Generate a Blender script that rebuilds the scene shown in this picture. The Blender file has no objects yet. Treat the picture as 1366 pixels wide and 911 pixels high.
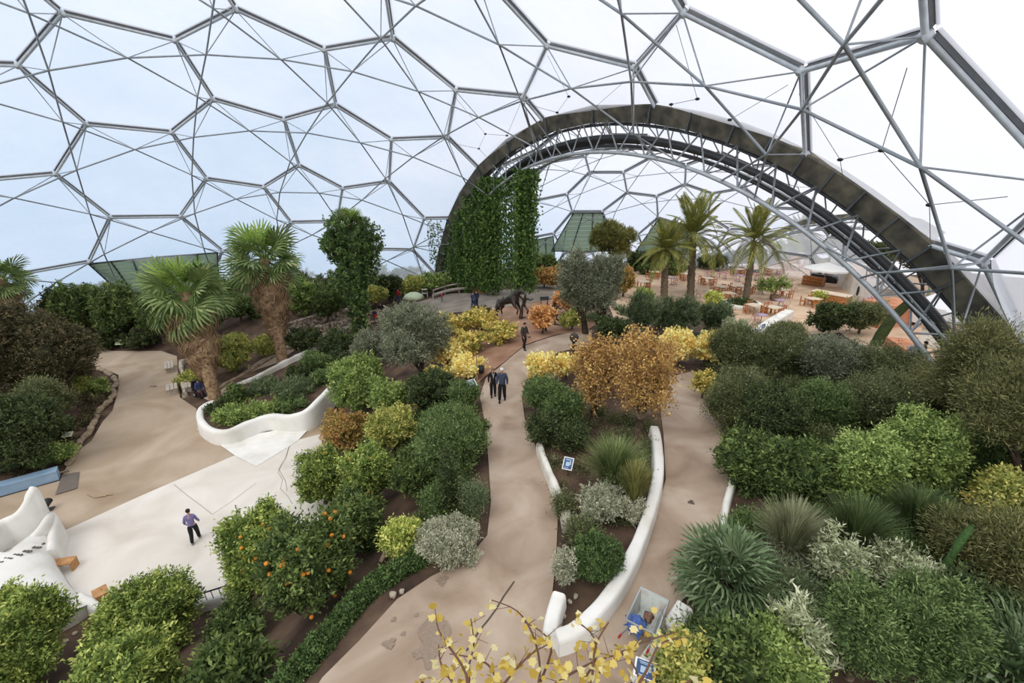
# biome garden scene
EXPO, SKYS, SUNE = 0.08, 1.0, 1.0
LKS, LKV = 0.80, 1.28
DOME = '''{"d1":{"C":[-17.34,19.516,-16.006],"R":46.347,"V":[[20.25,28.21,9.67],[18.82,23.96,12.64],[14.69,30.9,15.5],[15.4,25.53,16.24],[26.87,21.9,-2.31],[27.49,16.19,-4.75],[22.99,27.93,5.22],[24.66,22.63,3.33],[25.73,11.19,-1.05],[20.39,7.44,8.04],[23.38,12.16,4.87],[17.13,8.94,13.11],[13.23,4.84,15.58],[22.96,17.87,6.83],[19.8,18.89,11.71],[16.88,14.57,14.86],[-21.81,57.63,9.99],[-19.62,54.83,13.93],[-27.83,53.15,14.11],[-27.11,56.64,9.97],[-23.09,52.19,16.35],[-2.32,50.69,14.83],[-6.34,48.08,18.8],[3.45,47.99,14.08],[5.06,42.8,17.22],[0.87,40.39,21.15],[-4.78,42.83,22.03],[-10.81,57.04,10.4],[-13.99,54.09,14.67],[-4.66,55.26,10.64],[-12.28,49.8,18.72],[-13.17,60.02,6.14],[-19.04,60.15,6.23],[10.04,39.49,15.61],[11.01,33.99,17.68],[-1.01,57.05,5.73],[-3.67,60.41,0.99],[-9.82,61.78,1.46],[-0.53,61.14,-4.49],[-3.5,63.26,-9.46],[-9.58,64.66,-8.94],[-12.73,63.9,-3.46],[-0.75,12.09,26.63],[-6.01,14.72,28.68],[9.03,6.94,19.97],[4.13,15.6,24.88],[8.88,12.95,21.64],[3.82,21.85,25.16],[-1.42,24.52,27.23],[-6.34,20.92,28.99],[12.69,16.15,19.13],[12.48,22.19,19.37],[8.04,25.16,22.36],[-54.66,46.38,-10.23],[-58.0,41.16,-10.87],[-60.86,28.64,-2.93],[-58.88,29.75,1.82],[-56.68,38.6,-0.63],[-58.93,37.43,-6.15],[-56.77,34.29,3.35],[-61.04,32.02,-6.92],[-52.3,47.64,-4.39],[-53.37,43.56,0.48],[-45.64,55.55,-9.04],[-47.74,52.28,-3.75],[-40.31,59.09,-8.66],[-50.02,44.04,5.88],[-50.31,39.3,9.87],[-53.77,34.49,8.41],[-44.38,52.66,1.82],[-45.62,48.47,6.58],[-37.14,59.42,-3.21],[-39.13,56.27,1.96],[-31.42,61.75,-3.1],[-28.86,63.76,-8.42],[-41.6,48.12,11.23],[-41.52,43.53,15.4],[-46.12,39.05,14.63],[-35.56,55.62,6.63],[-36.89,51.68,11.04],[-30.23,58.01,6.35],[-28.07,60.95,1.78],[-32.35,50.55,14.97],[-31.87,46.12,19.06],[-36.49,42.53,19.38],[-26.61,44.92,21.63],[-21.98,47.89,20.34],[-53.39,29.24,11.45],[-45.72,33.5,17.87],[-49.5,28.5,16.14],[-35.68,37.23,22.69],[-40.52,32.52,21.96],[-30.19,35.82,25.43],[-25.56,39.76,24.87],[-39.42,26.42,24.15],[-29.3,29.82,27.57],[-33.77,25.18,26.96],[-23.62,27.99,29.12],[-19.72,38.17,26.35],[-18.89,32.15,28.56],[-32.32,19.31,27.85],[-26.82,17.99,29.34],[-22.57,22.03,29.98],[-22.54,64.95,-8.45],[-19.12,64.01,-3.17],[-22.09,62.06,1.76],[7.41,31.32,21.36],[2.29,34.44,23.24],[-16.46,46.83,21.43],[-9.02,39.58,24.94],[-15.0,41.61,24.67],[-2.17,30.93,26.27],[-7.98,33.57,27.15],[-13.0,29.78,28.98],[-12.08,23.46,29.87],[-16.95,19.83,30.34]],"F":[[10,8,5,4,7,13],[14,15,11,9,10,13],[7,6,0,1,14,13],[20,17,16,19,18],[24,23,21,22,26,25],[30,22,21,29,27,28],[27,31,32,16,17,28],[36,37,31,27,29,35],[40,41,37,36,38,39],[48,49,43,42,45,47],[46,44,12,11,15,50],[52,47,45,46,50,51],[50,15,14,1,3,51],[58,60,55,56,59,57],[57,62,61,53,54,58],[66,62,57,59,68,67],[70,69,64,61,62,66],[71,65,63,64,69,72],[76,75,70,66,67,77],[78,72,69,70,75,79],[81,73,71,72,78,80],[79,82,18,19,80,78],[82,79,75,76,84,83],[86,20,18,82,83,85],[89,88,77,67,68,87],[91,90,84,76,77,88],[92,93,85,83,84,90],[96,95,92,90,91,94],[99,98,93,92,95,97],[101,102,97,95,96,100],[104,103,74,73,81,105],[104,105,32,31,37,41],[81,80,19,16,32,105],[106,34,33,24,25,107],[52,51,3,2,34,106],[30,28,17,20,86,108],[110,109,26,22,30,108],[111,107,25,26,109,112],[107,111,48,47,52,106],[110,108,86,85,93,98],[112,109,110,98,99,113],[114,49,48,111,112,113],[114,113,99,97,102,115]]},"d2":{"C":[15.93,45.398,-11.421],"R":34.046,"V":[[23.91,13.45,-2.76],[29.58,14.88,-4.98],[27.4,14.82,-1.79],[20.75,13.49,-0.58],[47.97,38.7,-2.05],[49.0,39.7,-5.64],[47.78,41.92,0.09],[48.7,44.91,-2.18],[49.44,43.55,-5.72],[46.42,32.15,-4.08],[46.72,35.21,-1.05],[43.15,25.49,-6.74],[44.24,28.33,-3.3],[40.08,22.0,-6.12],[38.12,21.33,-2.07],[39.25,24.15,1.38],[42.3,27.65,0.76],[33.01,16.6,-5.23],[34.59,18.61,-1.76],[22.68,34.95,20.27],[25.7,37.36,20.19],[19.58,36.97,21.36],[20.69,40.64,21.95],[24.47,40.88,21.22],[29.75,32.72,16.99],[26.31,29.88,17.05],[29.16,36.63,18.7],[22.7,31.37,18.85],[29.89,25.0,11.99],[26.31,26.11,14.64],[29.57,21.61,8.76],[25.67,19.33,8.19],[22.1,20.41,10.87],[22.42,23.81,14.09],[33.4,31.95,14.52],[33.55,27.99,11.94],[36.51,35.38,13.78],[35.62,39.41,15.7],[31.91,39.9,18.14],[32.81,21.1,5.42],[32.01,18.49,1.87],[28.23,16.44,1.59],[25.13,16.78,4.56],[36.94,27.52,8.54],[36.53,24.01,5.24],[39.82,35.0,10.49],[40.1,31.1,7.83],[42.23,38.65,9.11],[38.05,43.06,14.35],[41.36,42.68,11.05],[42.75,31.09,3.91],[44.97,34.83,2.87],[44.72,38.5,5.4],[46.29,42.09,3.62],[17.45,16.03,5.74],[21.14,15.18,3.36],[13.9,20.49,11.7],[17.87,18.7,9.62],[10.46,26.41,16.3],[14.31,23.99,15.0],[11.13,30.27,18.7],[3.44,32.11,17.33],[7.62,33.12,19.23],[18.61,25.6,16.15],[18.89,29.4,18.49],[15.26,31.67,19.73],[15.97,35.66,21.2],[-5.95,57.29,11.79],[-2.84,57.96,14.06],[-3.57,62.94,10.29],[-6.39,60.37,9.47],[-1.35,61.47,13.12],[-2.78,51.36,16.4],[-6.35,50.53,13.8],[-1.06,55.38,16.34],[-7.78,53.89,11.49],[-5.65,42.7,14.77],[-7.8,46.35,12.97],[-0.45,48.03,18.31],[-1.89,43.56,17.53],[3.8,48.9,20.2],[5.39,53.24,19.99],[2.88,56.41,18.03],[1.05,39.9,18.7],[0.1,35.45,17.03],[6.69,45.38,21.35],[5.39,40.86,20.63],[11.13,46.19,22.28],[12.69,50.52,22.08],[9.86,54.05,20.94],[8.62,37.42,20.86],[12.85,38.57,21.79],[14.05,42.82,22.48],[18.29,43.59,22.49],[28.87,68.62,9.85],[32.19,68.19,7.95],[28.34,72.44,5.13],[26.44,71.11,8.27],[31.85,70.68,4.9],[34.47,62.67,11.32],[30.73,62.81,13.82],[34.96,65.67,8.22],[27.88,65.85,13.04],[32.11,55.72,16.7],[29.59,59.55,16.37],[30.43,51.86,18.7],[26.24,51.84,20.38],[23.79,55.72,20.06],[25.51,59.64,17.98],[37.2,59.11,11.35],[36.04,55.5,14.13],[40.53,58.59,8.08],[40.84,61.87,4.94],[38.0,65.36,5.12],[32.53,47.69,18.21],[30.41,43.92,19.36],[26.43,44.18,20.94],[24.35,47.92,21.47],[38.29,51.26,13.57],[36.47,47.32,15.66],[42.76,54.5,7.47],[41.69,50.79,10.18],[45.28,53.68,3.71],[45.62,56.97,0.58],[43.4,61.06,1.19],[43.17,46.46,8.97],[45.61,46.03,5.25],[46.63,49.54,2.69],[48.25,48.6,-1.19],[-8.34,63.81,3.78],[-5.13,66.78,4.66],[-8.8,60.48,6.47],[-2.77,66.04,8.16],[-5.8,70.03,-2.45],[-3.85,69.82,1.68],[-3.88,72.53,-5.9],[-0.03,74.82,-5.2],[1.89,74.63,-1.05],[-0.02,72.12,2.38],[-10.46,63.72,-0.15],[-9.21,66.9,-3.4],[-13.11,60.03,-1.35],[-13.41,56.65,1.68],[-11.2,57.0,5.56],[2.22,76.44,-8.69],[-10.7,66.33,-7.95],[-14.58,59.4,-5.76],[-13.41,62.51,-9.12],[20.37,73.98,6.53],[22.48,75.61,2.85],[22.52,71.57,9.34],[26.69,74.59,2.41],[15.65,77.62,-0.43],[20.22,77.38,-0.56],[13.17,78.57,-4.28],[15.26,79.29,-8.27],[19.85,79.08,-8.41],[22.33,78.12,-4.56],[15.99,74.07,6.94],[13.48,75.93,3.44],[13.9,71.56,10.27],[16.83,69.02,13.08],[21.15,68.99,12.57],[8.55,77.89,-4.42],[6.39,77.93,-8.32],[8.74,75.21,3.37],[6.28,76.21,-0.63],[9.18,70.71,10.32],[6.65,72.58,6.86],[7.94,67.85,12.9],[15.3,65.83,15.81],[10.56,65.14,15.79],[2.35,71.13,6.26],[0.93,68.13,9.01],[3.59,66.67,12.12],[2.11,63.02,14.23],[35.12,72.91,-5.57],[38.7,70.11,-5.95],[26.88,76.95,-4.82],[28.94,75.18,-1.27],[32.95,73.21,-1.63],[34.2,70.9,1.8],[-10.64,53.49,8.27],[20.0,47.56,22.31],[17.31,51.12,22.11],[19.22,55.34,20.97],[22.86,63.42,16.62],[24.09,66.21,14.26],[16.39,59.02,19.78],[18.21,62.95,17.66],[11.75,58.37,19.78],[9.32,61.72,17.72],[4.66,60.52,16.92],[48.67,51.51,-4.34],[47.41,55.74,-3.58],[47.02,58.64,-7.29],[44.77,62.88,-6.74],[42.94,64.07,-2.42],[39.91,67.7,-2.1],[37.56,68.18,1.71]],"F":[[7,6,4,5,8],[14,13,11,12,16,15],[22,21,19,20,23],[24,26,20,19,27,25],[32,31,30,28,29,33],[28,35,34,24,25,29],[37,38,26,24,34,36],[41,40,39,30,31,42],[44,43,35,28,30,39],[45,36,34,35,43,46],[49,48,37,36,45,47],[40,41,2,1,17,18],[46,43,44,15,16,50],[52,47,45,46,50,51],[16,12,9,10,51,50],[51,10,4,6,53,52],[55,3,0,2,41,42],[55,42,31,32,57,54],[59,56,57,32,33,63],[65,60,58,59,63,64],[33,29,25,27,64,63],[64,27,19,21,66,65],[69,70,67,68,71],[72,74,68,67,75,73],[76,79,78,72,73,77],[81,82,74,72,78,80],[86,85,80,78,79,83],[88,89,81,80,85,87],[86,83,84,61,62,90],[91,92,87,85,86,90],[90,62,60,65,66,91],[91,66,21,22,93,92],[96,97,94,95,98],[99,101,95,94,102,100],[106,105,103,104,108,107],[103,110,109,99,100,104],[112,113,101,99,109,111],[116,115,114,105,106,117],[119,118,110,103,105,114],[120,111,109,110,118,121],[123,124,112,111,120,122],[115,116,23,20,26,38],[115,38,37,48,119,114],[121,118,119,48,49,125],[127,122,120,121,125,126],[125,49,47,52,53,126],[126,53,6,7,128,127],[129,131,70,69,132,130],[137,136,135,133,134,138],[133,140,139,129,130,134],[142,143,131,129,139,141],[146,141,139,140,145,147],[148,150,97,96,151,149],[156,155,154,152,153,157],[152,159,158,148,149,153],[162,150,148,158,160,161],[166,165,159,152,154,163],[167,160,158,159,165,168],[170,161,160,167,169,171],[163,164,144,136,137,166],[165,166,137,138,172,168],[174,169,167,168,172,173],[138,134,130,132,173,172],[174,173,132,69,71,175],[157,153,149,151,179,178],[180,179,151,96,98,181],[182,75,67,70,131,143],[183,93,22,23,116,117],[183,117,106,107,185,184],[183,184,88,87,92,93],[108,104,100,102,187,186],[188,185,107,108,186,189],[190,89,88,184,185,188],[162,187,102,94,97,150],[186,187,162,161,170,189],[190,188,189,170,171,191],[192,82,81,89,190,191],[192,191,171,169,174,175],[192,175,71,68,74,82],[194,123,122,127,128,193],[196,197,124,123,194,195],[198,199,113,112,124,197],[198,177,176,180,181,199],[199,181,98,95,101,113]]},"arch":{"n":[0.7846685279471829,0.6104117430512339,0.1081332751485657],"c":[8.444903352697523,39.575118891746456,-12.452791964347234],"ra":32.682824547194635,"C1":[-17.34013749538586,19.516340989817795,-16.006166182167888],"R1":46.34669773749594,"d":2.3769744922349907},"cam":{"f":598.8059255938094,"p":0.3467179704237131,"r":0.001423768154580384}}'''
import bpy, bmesh, math, random, json
import numpy as np
from mathutils import Vector, Matrix, noise
from mathutils.geometry import delaunay_2d_cdt
PI = math.pi
rng = np.random.default_rng(7)
random.seed(7)
C = bpy.context.scene.collection
F_PX, PITCH, CZ = 598.8, 0.34672, 15.0
cP, sP = math.cos(PITCH), math.sin(PITCH)

# ------------------------------------------------------------------ camera maths (pixel -> world ray)
def ray(px, py):
    x = (px-683)/F_PX; y = (455.5-py)/F_PX
    v = Vector((x, cP+y*sP, -sP+y*cP)); v.normalize()
    return v
def depth(p):
    return p[1]*cP-(p[2]-CZ)*sP
def proj(p):
    z = depth(p); return 683+F_PX*p[0]/z, 455.5-F_PX*(p[1]*sP+(p[2]-CZ)*cP)/z

# ------------------------------------------------------------------ ground height field
CTRL = [(100,480,.1),(200,500,0),(250,560,0),(120,620,0),(200,700,0),(300,740,0),(100,740,0),(200,790,0),(340,600,0),(390,620,.0),
 (30,690,0),(40,800,0),(20,560,.9),(60,600,.5),(60,540,.8),(290,520,.1),(320,560,.4),(400,540,.5),(340,500,.1),(390,470,.5),(460,435,.8),(510,423,.7),
 (532,403,1.0),(570,395,1.6),(633,411,2.8),(700,385,2.6),(760,385,2.5),(700,467,4.8),(660,537,4.6),(750,460,4.8),(760,412,4.2),
 (700,412,4.0),(655,455,4.4),(600,450,3.4),(560,500,2.8),(500,560,1.8),(560,620,3.4),(600,640,4.4),(640,540,4.6),(650,600,4.7),
 (650,690,4.8),(560,760,4.9),(430,905,5.0),(480,850,5.0),(300,815,.5),(370,800,1.6),(430,690,1.6),(480,740,3.2),(400,860,4.0),(330,880,2.6),
 (240,900,1.4),(120,880,.5),(20,900,.4),(450,560,.7),(440,640,.6),(520,660,3.2),
 (800,700,4.9),(830,640,5.0),(930,600,5.0),(920,510,4.9),(860,830,5.1),(800,900,5.1),(650,850,5.1),(1000,700,5.3),(1200,800,5.9),(1300,640,6.2),(1100,520,5.4),(1020,480,4.5),
 (1200,500,5.2),(1320,520,6.0),(950,450,3.3),(850,450,4.0),(850,385,1.9),(950,375,1.6),(1050,368,1.6),(1000,405,1.8),(1040,435,1.8),(1090,405,1.6),
 (1110,360,1.6),(1165,400,2.0),(1190,450,2.4),(1240,470,3.2),(900,425,2.2),(600,372,1.2),(400,405,2.2),(300,400,1.8),(150,440,.6),(50,450,.7),(480,395,1.6),(440,425,1.2)]
def _tps():
    P = []; Z = []
    for px, py, z in CTRL:
        v = ray(px, py); t = (z-CZ)/v.z; P.append((v.x*t, v.y*t)); Z.append(z)
    for x, y, z in [(-60,10,0),(-70,60,3),(-40,-5,0),(0,-5,4.6),(30,-5,6),(50,40,4.5),(60,80,2),(20,95,2),(-30,90,3),(45,15,6),(-8,2,3.5),(-20,0,0),(8,4,5.2)]:
        P.append((x, y)); Z.append(z)
    P = np.array(P, float); Z = np.array(Z, float); n = len(P)
    r = np.linalg.norm(P[:,None]-P[None], axis=2)
    K = np.where(r > 0, r*r*np.log(r+1e-9), 0)+np.eye(n)*3.0
    Q = np.hstack([np.ones((n,1)), P]); A = np.block([[K, Q],[Q.T, np.zeros((3,3))]])
    w = np.linalg.solve(A, np.concatenate([Z, np.zeros(3)]))
    return P, w
TP, TW = _tps()
def g_raw(X, Y):
    X = np.asarray(X, float); Y = np.asarray(Y, float)
    r2 = (X[...,None]-TP[:,0])**2+(Y[...,None]-TP[:,1])**2
    z = (0.5*r2*np.log(r2+1e-12))@TW[:-3]+TW[-3]+TW[-2]*X+TW[-1]*Y
    return np.clip(z, -0.1, 7.5)
def in_poly(X, Y, poly):
    X = np.asarray(X); ins = np.zeros(X.shape, bool); j = len(poly)-1
    for i in range(len(poly)):
        xi, yi = poly[i]; xj, yj = poly[j]
        c = ((yi > Y) != (yj > Y)) & (X < (xj-xi)*(Y-yi)/(yj-yi+1e-12)+xi)
        ins ^= c; j = i
    return ins
def z0px(pts): # pixels on the flat level z=0
    o = []
    for px, py in pts:
        v = ray(px, py); t = -CZ/v.z; o.append((v.x*t, v.y*t))
    return o
PLAZA_PX = [(-260,720),(-120,690),(0,664),(80,641),(90,620),(108,598),(122,588),(137,562),(150,548),(158,520),(158,500),(128,488),(104,492),(98,470),(104,455),(150,468),(215,468),(236,475),(240,530),(262,545),(266,572),(285,588),(330,590),(372,582),(400,570),(420,556),(446,560),(450,640),(420,720),(312,792),(250,806),(140,812),(98,795),(60,760),(60,700),(0,720),(-200,800)]
PLAZA = z0px(PLAZA_PX)
_PA = np.array(PLAZA); _PB = np.roll(_PA, -1, axis=0)
def plaza_dist(X, Y):
    d = np.full(X.shape, 1e9)
    for (ax, ay), (bx, by) in zip(_PA, _PB):
        ex, ey = bx-ax, by-ay; t = np.clip(((X-ax)*ex+(Y-ay)*ey)/(ex*ex+ey*ey+1e-9), 0, 1)
        d = np.minimum(d, np.hypot(X-ax-ex*t, Y-ay-ey*t))
    return d
def g(X, Y):
    X = np.asarray(X, float); Y = np.asarray(Y, float); z = g_raw(X, Y); k = np.clip((plaza_dist(X, Y)-.25)/2.2, 0, 1); k = k*k*(3-2*k)
    return np.where(in_poly(X, Y, PLAZA), 0.0, z*k)
def gz(x, y): return float(g(np.array([x]), np.array([y]))[0])
_T = np.concatenate([np.linspace(3, 40, 340), np.linspace(40.2, 120, 260)])
def at(px, py, off=0.0):
    """where the ray through a pixel meets the ground raised by off"""
    v = ray(px, py); X = v.x*_T; Y = v.y*_T; Z = CZ+v.z*_T
    d = Z-g(X, Y)-off; k = np.where(d <= 0)[0]
    if len(k) == 0: k = [len(_T)-1]
    i = max(1, int(k[0])); a, b = d[i-1], d[i]; s = a/(a-b) if a != b else 0
    t = _T[i-1]+(_T[i]-_T[i-1])*min(1, max(0, s))
    return Vector((v.x*t, v.y*t, CZ+v.z*t))
def up_to(P, py):
    """height h so that P+(0,0,h) shows at picture row py"""
    k = (455.5-py)/F_PX
    # (y sP + (z-CZ) cP) = k (y cP - (z-CZ) sP)
    zz = P[1]*(k*cP-sP)/(cP+k*sP)
    return zz+CZ-P[2]

# ------------------------------------------------------------------ materials
MATS = {}
def ramp_mat(name, cols, scale=4, rough=.85, detail=6, bump=0.0, bscale=30, spec=.3, metal=0, coord='Object', dist=0.0, stops=None):
    if name in MATS: return MATS[name]
    m = bpy.data.materials.new(name); m.use_nodes = True; nt = m.node_tree; N = nt.nodes; L = nt.links
    b = N['Principled BSDF']; b.inputs['Roughness'].default_value = rough; b.inputs['Metallic'].default_value = metal
    b.inputs['Specular IOR Level'].default_value = spec
    tc = N.new('ShaderNodeTexCoord'); no = N.new('ShaderNodeTexNoise'); no.inputs['Scale'].default_value = scale; no.inputs['Detail'].default_value = detail
    no.inputs['Distortion'].default_value = dist
    L.new(tc.outputs[coord], no.inputs['Vector']); r = N.new('ShaderNodeValToRGB'); L.new(no.outputs['Fac'], r.inputs['Fac'])
    cr = r.color_ramp; n = len(cols)
    st = stops or [0.3+0.4*i/(max(1, n-1)) for i in range(n)]
    while len(cr.elements) < n: cr.elements.new(.5)
    for e, s, c in zip(cr.elements, st, cols): e.position = s; e.color = (*c, 1)
    L.new(r.outputs['Color'], b.inputs['Base Color'])
    if bump:
        n2 = N.new('ShaderNodeTexNoise'); n2.inputs['Scale'].default_value = bscale; n2.inputs['Detail'].default_value = 4; L.new(tc.outputs[coord], n2.inputs['Vector'])
        bp = N.new('ShaderNodeBump'); bp.inputs['Strength'].default_value = bump; bp.inputs['Distance'].default_value = .05
        L.new(n2.outputs['Fac'], bp.inputs['Height']); L.new(bp.outputs['Normal'], b.inputs['Normal'])
    MATS[name] = m; return m
def srgb(h):
    h = h.lstrip('#'); c = [int(h[i:i+2], 16)/255 for i in (0, 2, 4)]
    return tuple(x/12.92 if x <= .04045 else ((x+.055)/1.055)**2.4 for x in c)
def flat(name, hexc, rough=.6, var=.12, scale=12, metal=0, spec=.4, bump=0):
    c = srgb(hexc); return ramp_mat(name, [tuple(x*(1-var) for x in c), tuple(min(1, x*(1+var)) for x in c)], scale, rough, 4, bump, 40, spec, metal)
def leaf_mat(name, cols, transl=.25, rough=.55, lift=False):
    if name in MATS: return MATS[name]
    m = bpy.data.materials.new(name); m.use_nodes = True; nt = m.node_tree; N = nt.nodes; L = nt.links
    b = N['Principled BSDF']; b.inputs['Roughness'].default_value = rough; b.inputs['Specular IOR Level'].default_value = .25
    a = N.new('ShaderNodeAttribute'); a.attribute_name = 'tint'; r = N.new('ShaderNodeValToRGB'); cr = r.color_ramp
    while len(cr.elements) < len(cols): cr.elements.new(.5)
    for i, c in enumerate(cols): cr.elements[i].position = i/(len(cols)-1); cr.elements[i].color = (*(lighter(srgb(c), LKS, LKV if name[5:] in ('citrus','lemon','vine','gold','rust','orangevine','laurel','silver','whiteleaf') else 1.32) if lift else srgb(c)), 1)
    L.new(a.outputs['Fac'], r.inputs['Fac']); L.new(r.outputs['Color'], b.inputs['Base Color'])
    t = N.new('ShaderNodeBsdfTranslucent'); L.new(r.outputs['Color'], t.inputs['Color']); mx = N.new('ShaderNodeMixShader'); mx.inputs['Fac'].default_value = transl
    L.new(b.outputs[0], mx.inputs[1]); L.new(t.outputs[0], mx.inputs[2]); L.new(mx.outputs[0], N['Material Output'].inputs['Surface'])
    MATS[name] = m; return m

# ------------------------------------------------------------------ mesh building
def tag(o, label=None, cat=None, group=None, kind=None):
    if label: o['label'] = label
    if cat: o['category'] = cat
    if group: o['group'] = group
    if kind: o['kind'] = kind
    return o
def empty(name, loc=(0,0,0), rz=0, label=None, cat=None, group=None, kind=None):
    o = bpy.data.objects.new(name, None); o.location = loc; o.rotation_euler = (0, 0, rz); o.empty_display_size = .2
    C.objects.link(o); return tag(o, label, cat, group, kind)
def link(name, me, parent=None, mats=(), loc=(0,0,0), rz=0):
    o = bpy.data.objects.new(name, me); o.location = loc; o.rotation_euler = (0, 0, rz)
    for m in mats: me.materials.append(m)
    C.objects.link(o)
    if parent is not None: o.parent = parent
    return o
def np_mesh(name, V, Q, tint=None, smooth=False):
    """V (n,3), Q (m,k) faces all with k corners"""
    me = bpy.data.meshes.new(name); V = np.asarray(V, np.float32); Q = np.asarray(Q, np.int32); m, k = Q.shape
    me.vertices.add(len(V)); me.vertices.foreach_set('co', V.ravel())
    me.loops.add(m*k); me.loops.foreach_set('vertex_index', Q.ravel())
    me.polygons.add(m); me.polygons.foreach_set('loop_start', np.arange(0, m*k, k, dtype=np.int32))
    try: me.polygons.foreach_set('loop_total', np.full(m, k, np.int32))
    except Exception: pass
    if smooth: me.polygons.foreach_set('use_smooth', np.ones(m, bool))
    if tint is not None:
        at_ = me.attributes.new('tint', 'FLOAT', 'FACE'); at_.data.foreach_set('value', np.asarray(tint, np.float32))
    me.update(calc_edges=True); return me
class MB:
    """collects faces with materials, built as ONE mesh object"""
    def __init__(s): s.v = []; s.f = []; s.m = []; s.sm = []
    def add(s, V, F, mi=0, smooth=False):
        b = len(s.v); s.v += [tuple(x) for x in V]; s.f += [tuple(b+i for i in f) for f in F]; s.m += [mi]*len(F); s.sm += [smooth]*len(F); return s
    def box(s, c, d, rz=0, mi=0, taper=1.0, M=None):
        hx, hy, hz = d[0]/2, d[1]/2, d[2]/2; V = []
        for k, t in ((-1, 1.0), (1, taper)):
            for x, y in ((-1,-1),(1,-1),(1,1),(-1,1)): V.append(Vector((x*hx*t, y*hy*t, k*hz)))
        R = Matrix.Rotation(rz, 3, 'Z') if M is None else M
        V = [R@v+Vector(c) for v in V]
        return s.add(V, [(0,3,2,1),(4,5,6,7),(0,1,5,4),(1,2,6,5),(2,3,7,6),(3,0,4,7)], mi)
    def tube(s, pts, r, n=8, mi=0, cap=True, smooth=True):
        pts = [Vector(p) for p in pts]; R = r if hasattr(r, '__len__') else [r]*len(pts); V = []; F = []
        up = None
        for i, p in enumerate(pts):
            d = (pts[min(i+1, len(pts)-1)]-pts[max(i-1, 0)])
            if d.length < 1e-9: d = Vector((0,0,1))
            d.normalize()
            if up is None or abs(up.dot(d)) > .98: up = Vector((0,0,1)) if abs(d.z) < .9 else Vector((1,0,0))
            x = d.cross(up).normalized(); y = d.cross(x).normalized(); up = -y if False else up
            for k in range(n):
                a = 2*PI*k/n; V.append(p+(x*math.cos(a)+y*math.sin(a))*R[i])
        for i in range(len(pts)-1):
            for k in range(n):
                F.append((i*n+k, i*n+(k+1)%n, (i+1)*n+(k+1)%n, (i+1)*n+k))
        s.add(V, F, mi, smooth)
        if cap:
            b = len(s.v)-len(V); s.f += [tuple(b+k for k in range(n)), tuple(b+(len(pts)-1)*n+k for k in reversed(range(n)))]; s.m += [mi]*2; s.sm += [False]*2
        return s
    def lathe(s, prof, c=(0,0,0), n=20, mi=0, smooth=True, sx=1, sy=1):
        V = []; F = []; c = Vector(c)
        for r, z in prof:
            for k in range(n):
                a = 2*PI*k/n; V.append(c+Vector((r*math.cos(a)*sx, r*math.sin(a)*sy, z)))
        for i in range(len(prof)-1):
            for k in range(n): F.append((i*n+k, i*n+(k+1)%n, (i+1)*n+(k+1)%n, (i+1)*n+k))
        return s.add(V, F, mi, smooth)
    def blob(s, c, r, sub=2, mi=0, amp=.0, fr=2.0, seed=0, flatb=None):
        bm = bmesh.new(); bmesh.ops.create_icosphere(bm, subdivisions=sub, radius=1)
        r = Vector(r) if hasattr(r, '__len__') else Vector((r,r,r)); V = []
        for v in bm.verts:
            k = 1+amp*noise.noise(v.co*fr+Vector((seed*3.1, seed*1.7, 0))); p = Vector((v.co.x*r.x, v.co.y*r.y, v.co.z*r.z))*k
            if flatb is not None and p.z < flatb: p.z = flatb
            V.append(p+Vector(c))
        s.add(V, [[w.index for w in f.verts] for f in bm.faces], mi, True); bm.free(); return s
    def build(s, name, mats, parent=None, loc=(0,0,0), rz=0):
        me = bpy.data.meshes.new(name); me.from_pydata([tuple(v) for v in s.v], [], s.f)
        me.polygons.foreach_set('material_index', s.m); me.polygons.foreach_set('use_smooth', s.sm)
        me.update()
        return link(name, me, parent, mats if isinstance(mats, (list, tuple)) else [mats], loc, rz)
def copy_tree(o, parent=None):
    c = o.copy(); C.objects.link(c)
    if parent is not None: c.parent = parent
    for ch in list(o.children): copy_tree(ch, c)
    return c
def smooth_path(P, n=6):
    P = [Vector(p) for p in P]; out = []
    for i in range(len(P)-1):
        p0 = P[max(i-1,0)]; p1 = P[i]; p2 = P[i+1]; p3 = P[min(i+2, len(P)-1)]
        for k in range(n):
            t = k/n; out.append(.5*((2*p1)+(-p0+p2)*t+(2*p0-5*p1+4*p2-p3)*t*t+(-p0+3*p1-3*p2+p3)*t**3))
    out.append(P[-1]); return out
def sweep_wall(name, top, width, zb, mat, label=None, cat=None, parent=None, group=None, kind=None, amp=.02, round_=.06, zbs=None, n=6):
    """a wall whose crest centre line is top (world points); goes down to zb(x,y)"""
    P = smooth_path(top, n) if n > 1 else [Vector(p) for p in top]; V = []; F = []; S = 8
    for i, p in enumerate(P):
        d = P[min(i+1, len(P)-1)]-P[max(i-1,0)]; d.z = 0; d.normalize(); s = Vector((-d.y, d.x, 0)); W = width(i/(len(P)-1)) if callable(width) else width
        wob = amp*noise.noise(p*1.7); h = W/2+wob; base = min(zb(p.x, p.y), p.z-.05)
        prof = [(-h-.03, base), (-h, p.z-round_*2), (-h+round_*.4, p.z-round_*.5), (-h+round_*1.2, p.z+wob), (h-round_*1.2, p.z+wob), (h-round_*.4, p.z-round_*.5), (h, p.z-round_*2), (h+.03, base)]
        for o_, z in prof: V.append(Vector((p.x, p.y, 0))+s*o_+Vector((0,0,z)))
    for i in range(len(P)-1):
        for k in range(S-1): F.append((i*S+k, i*S+k+1, (i+1)*S+k+1, (i+1)*S+k))
    F.append(tuple(range(S))); F.append(tuple((len(P)-1)*S+k for k in reversed(range(S))))
    mb = MB(); mb.add(V, F, 0, False); mb.sm = [True]*(len(F)-2)+[False]*2
    o = mb.build(name, mat, parent); tag(o, label, cat, group, kind); 
    m = o.modifiers.new('edge', 'EDGE_SPLIT') if False else None
    return o
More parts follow.
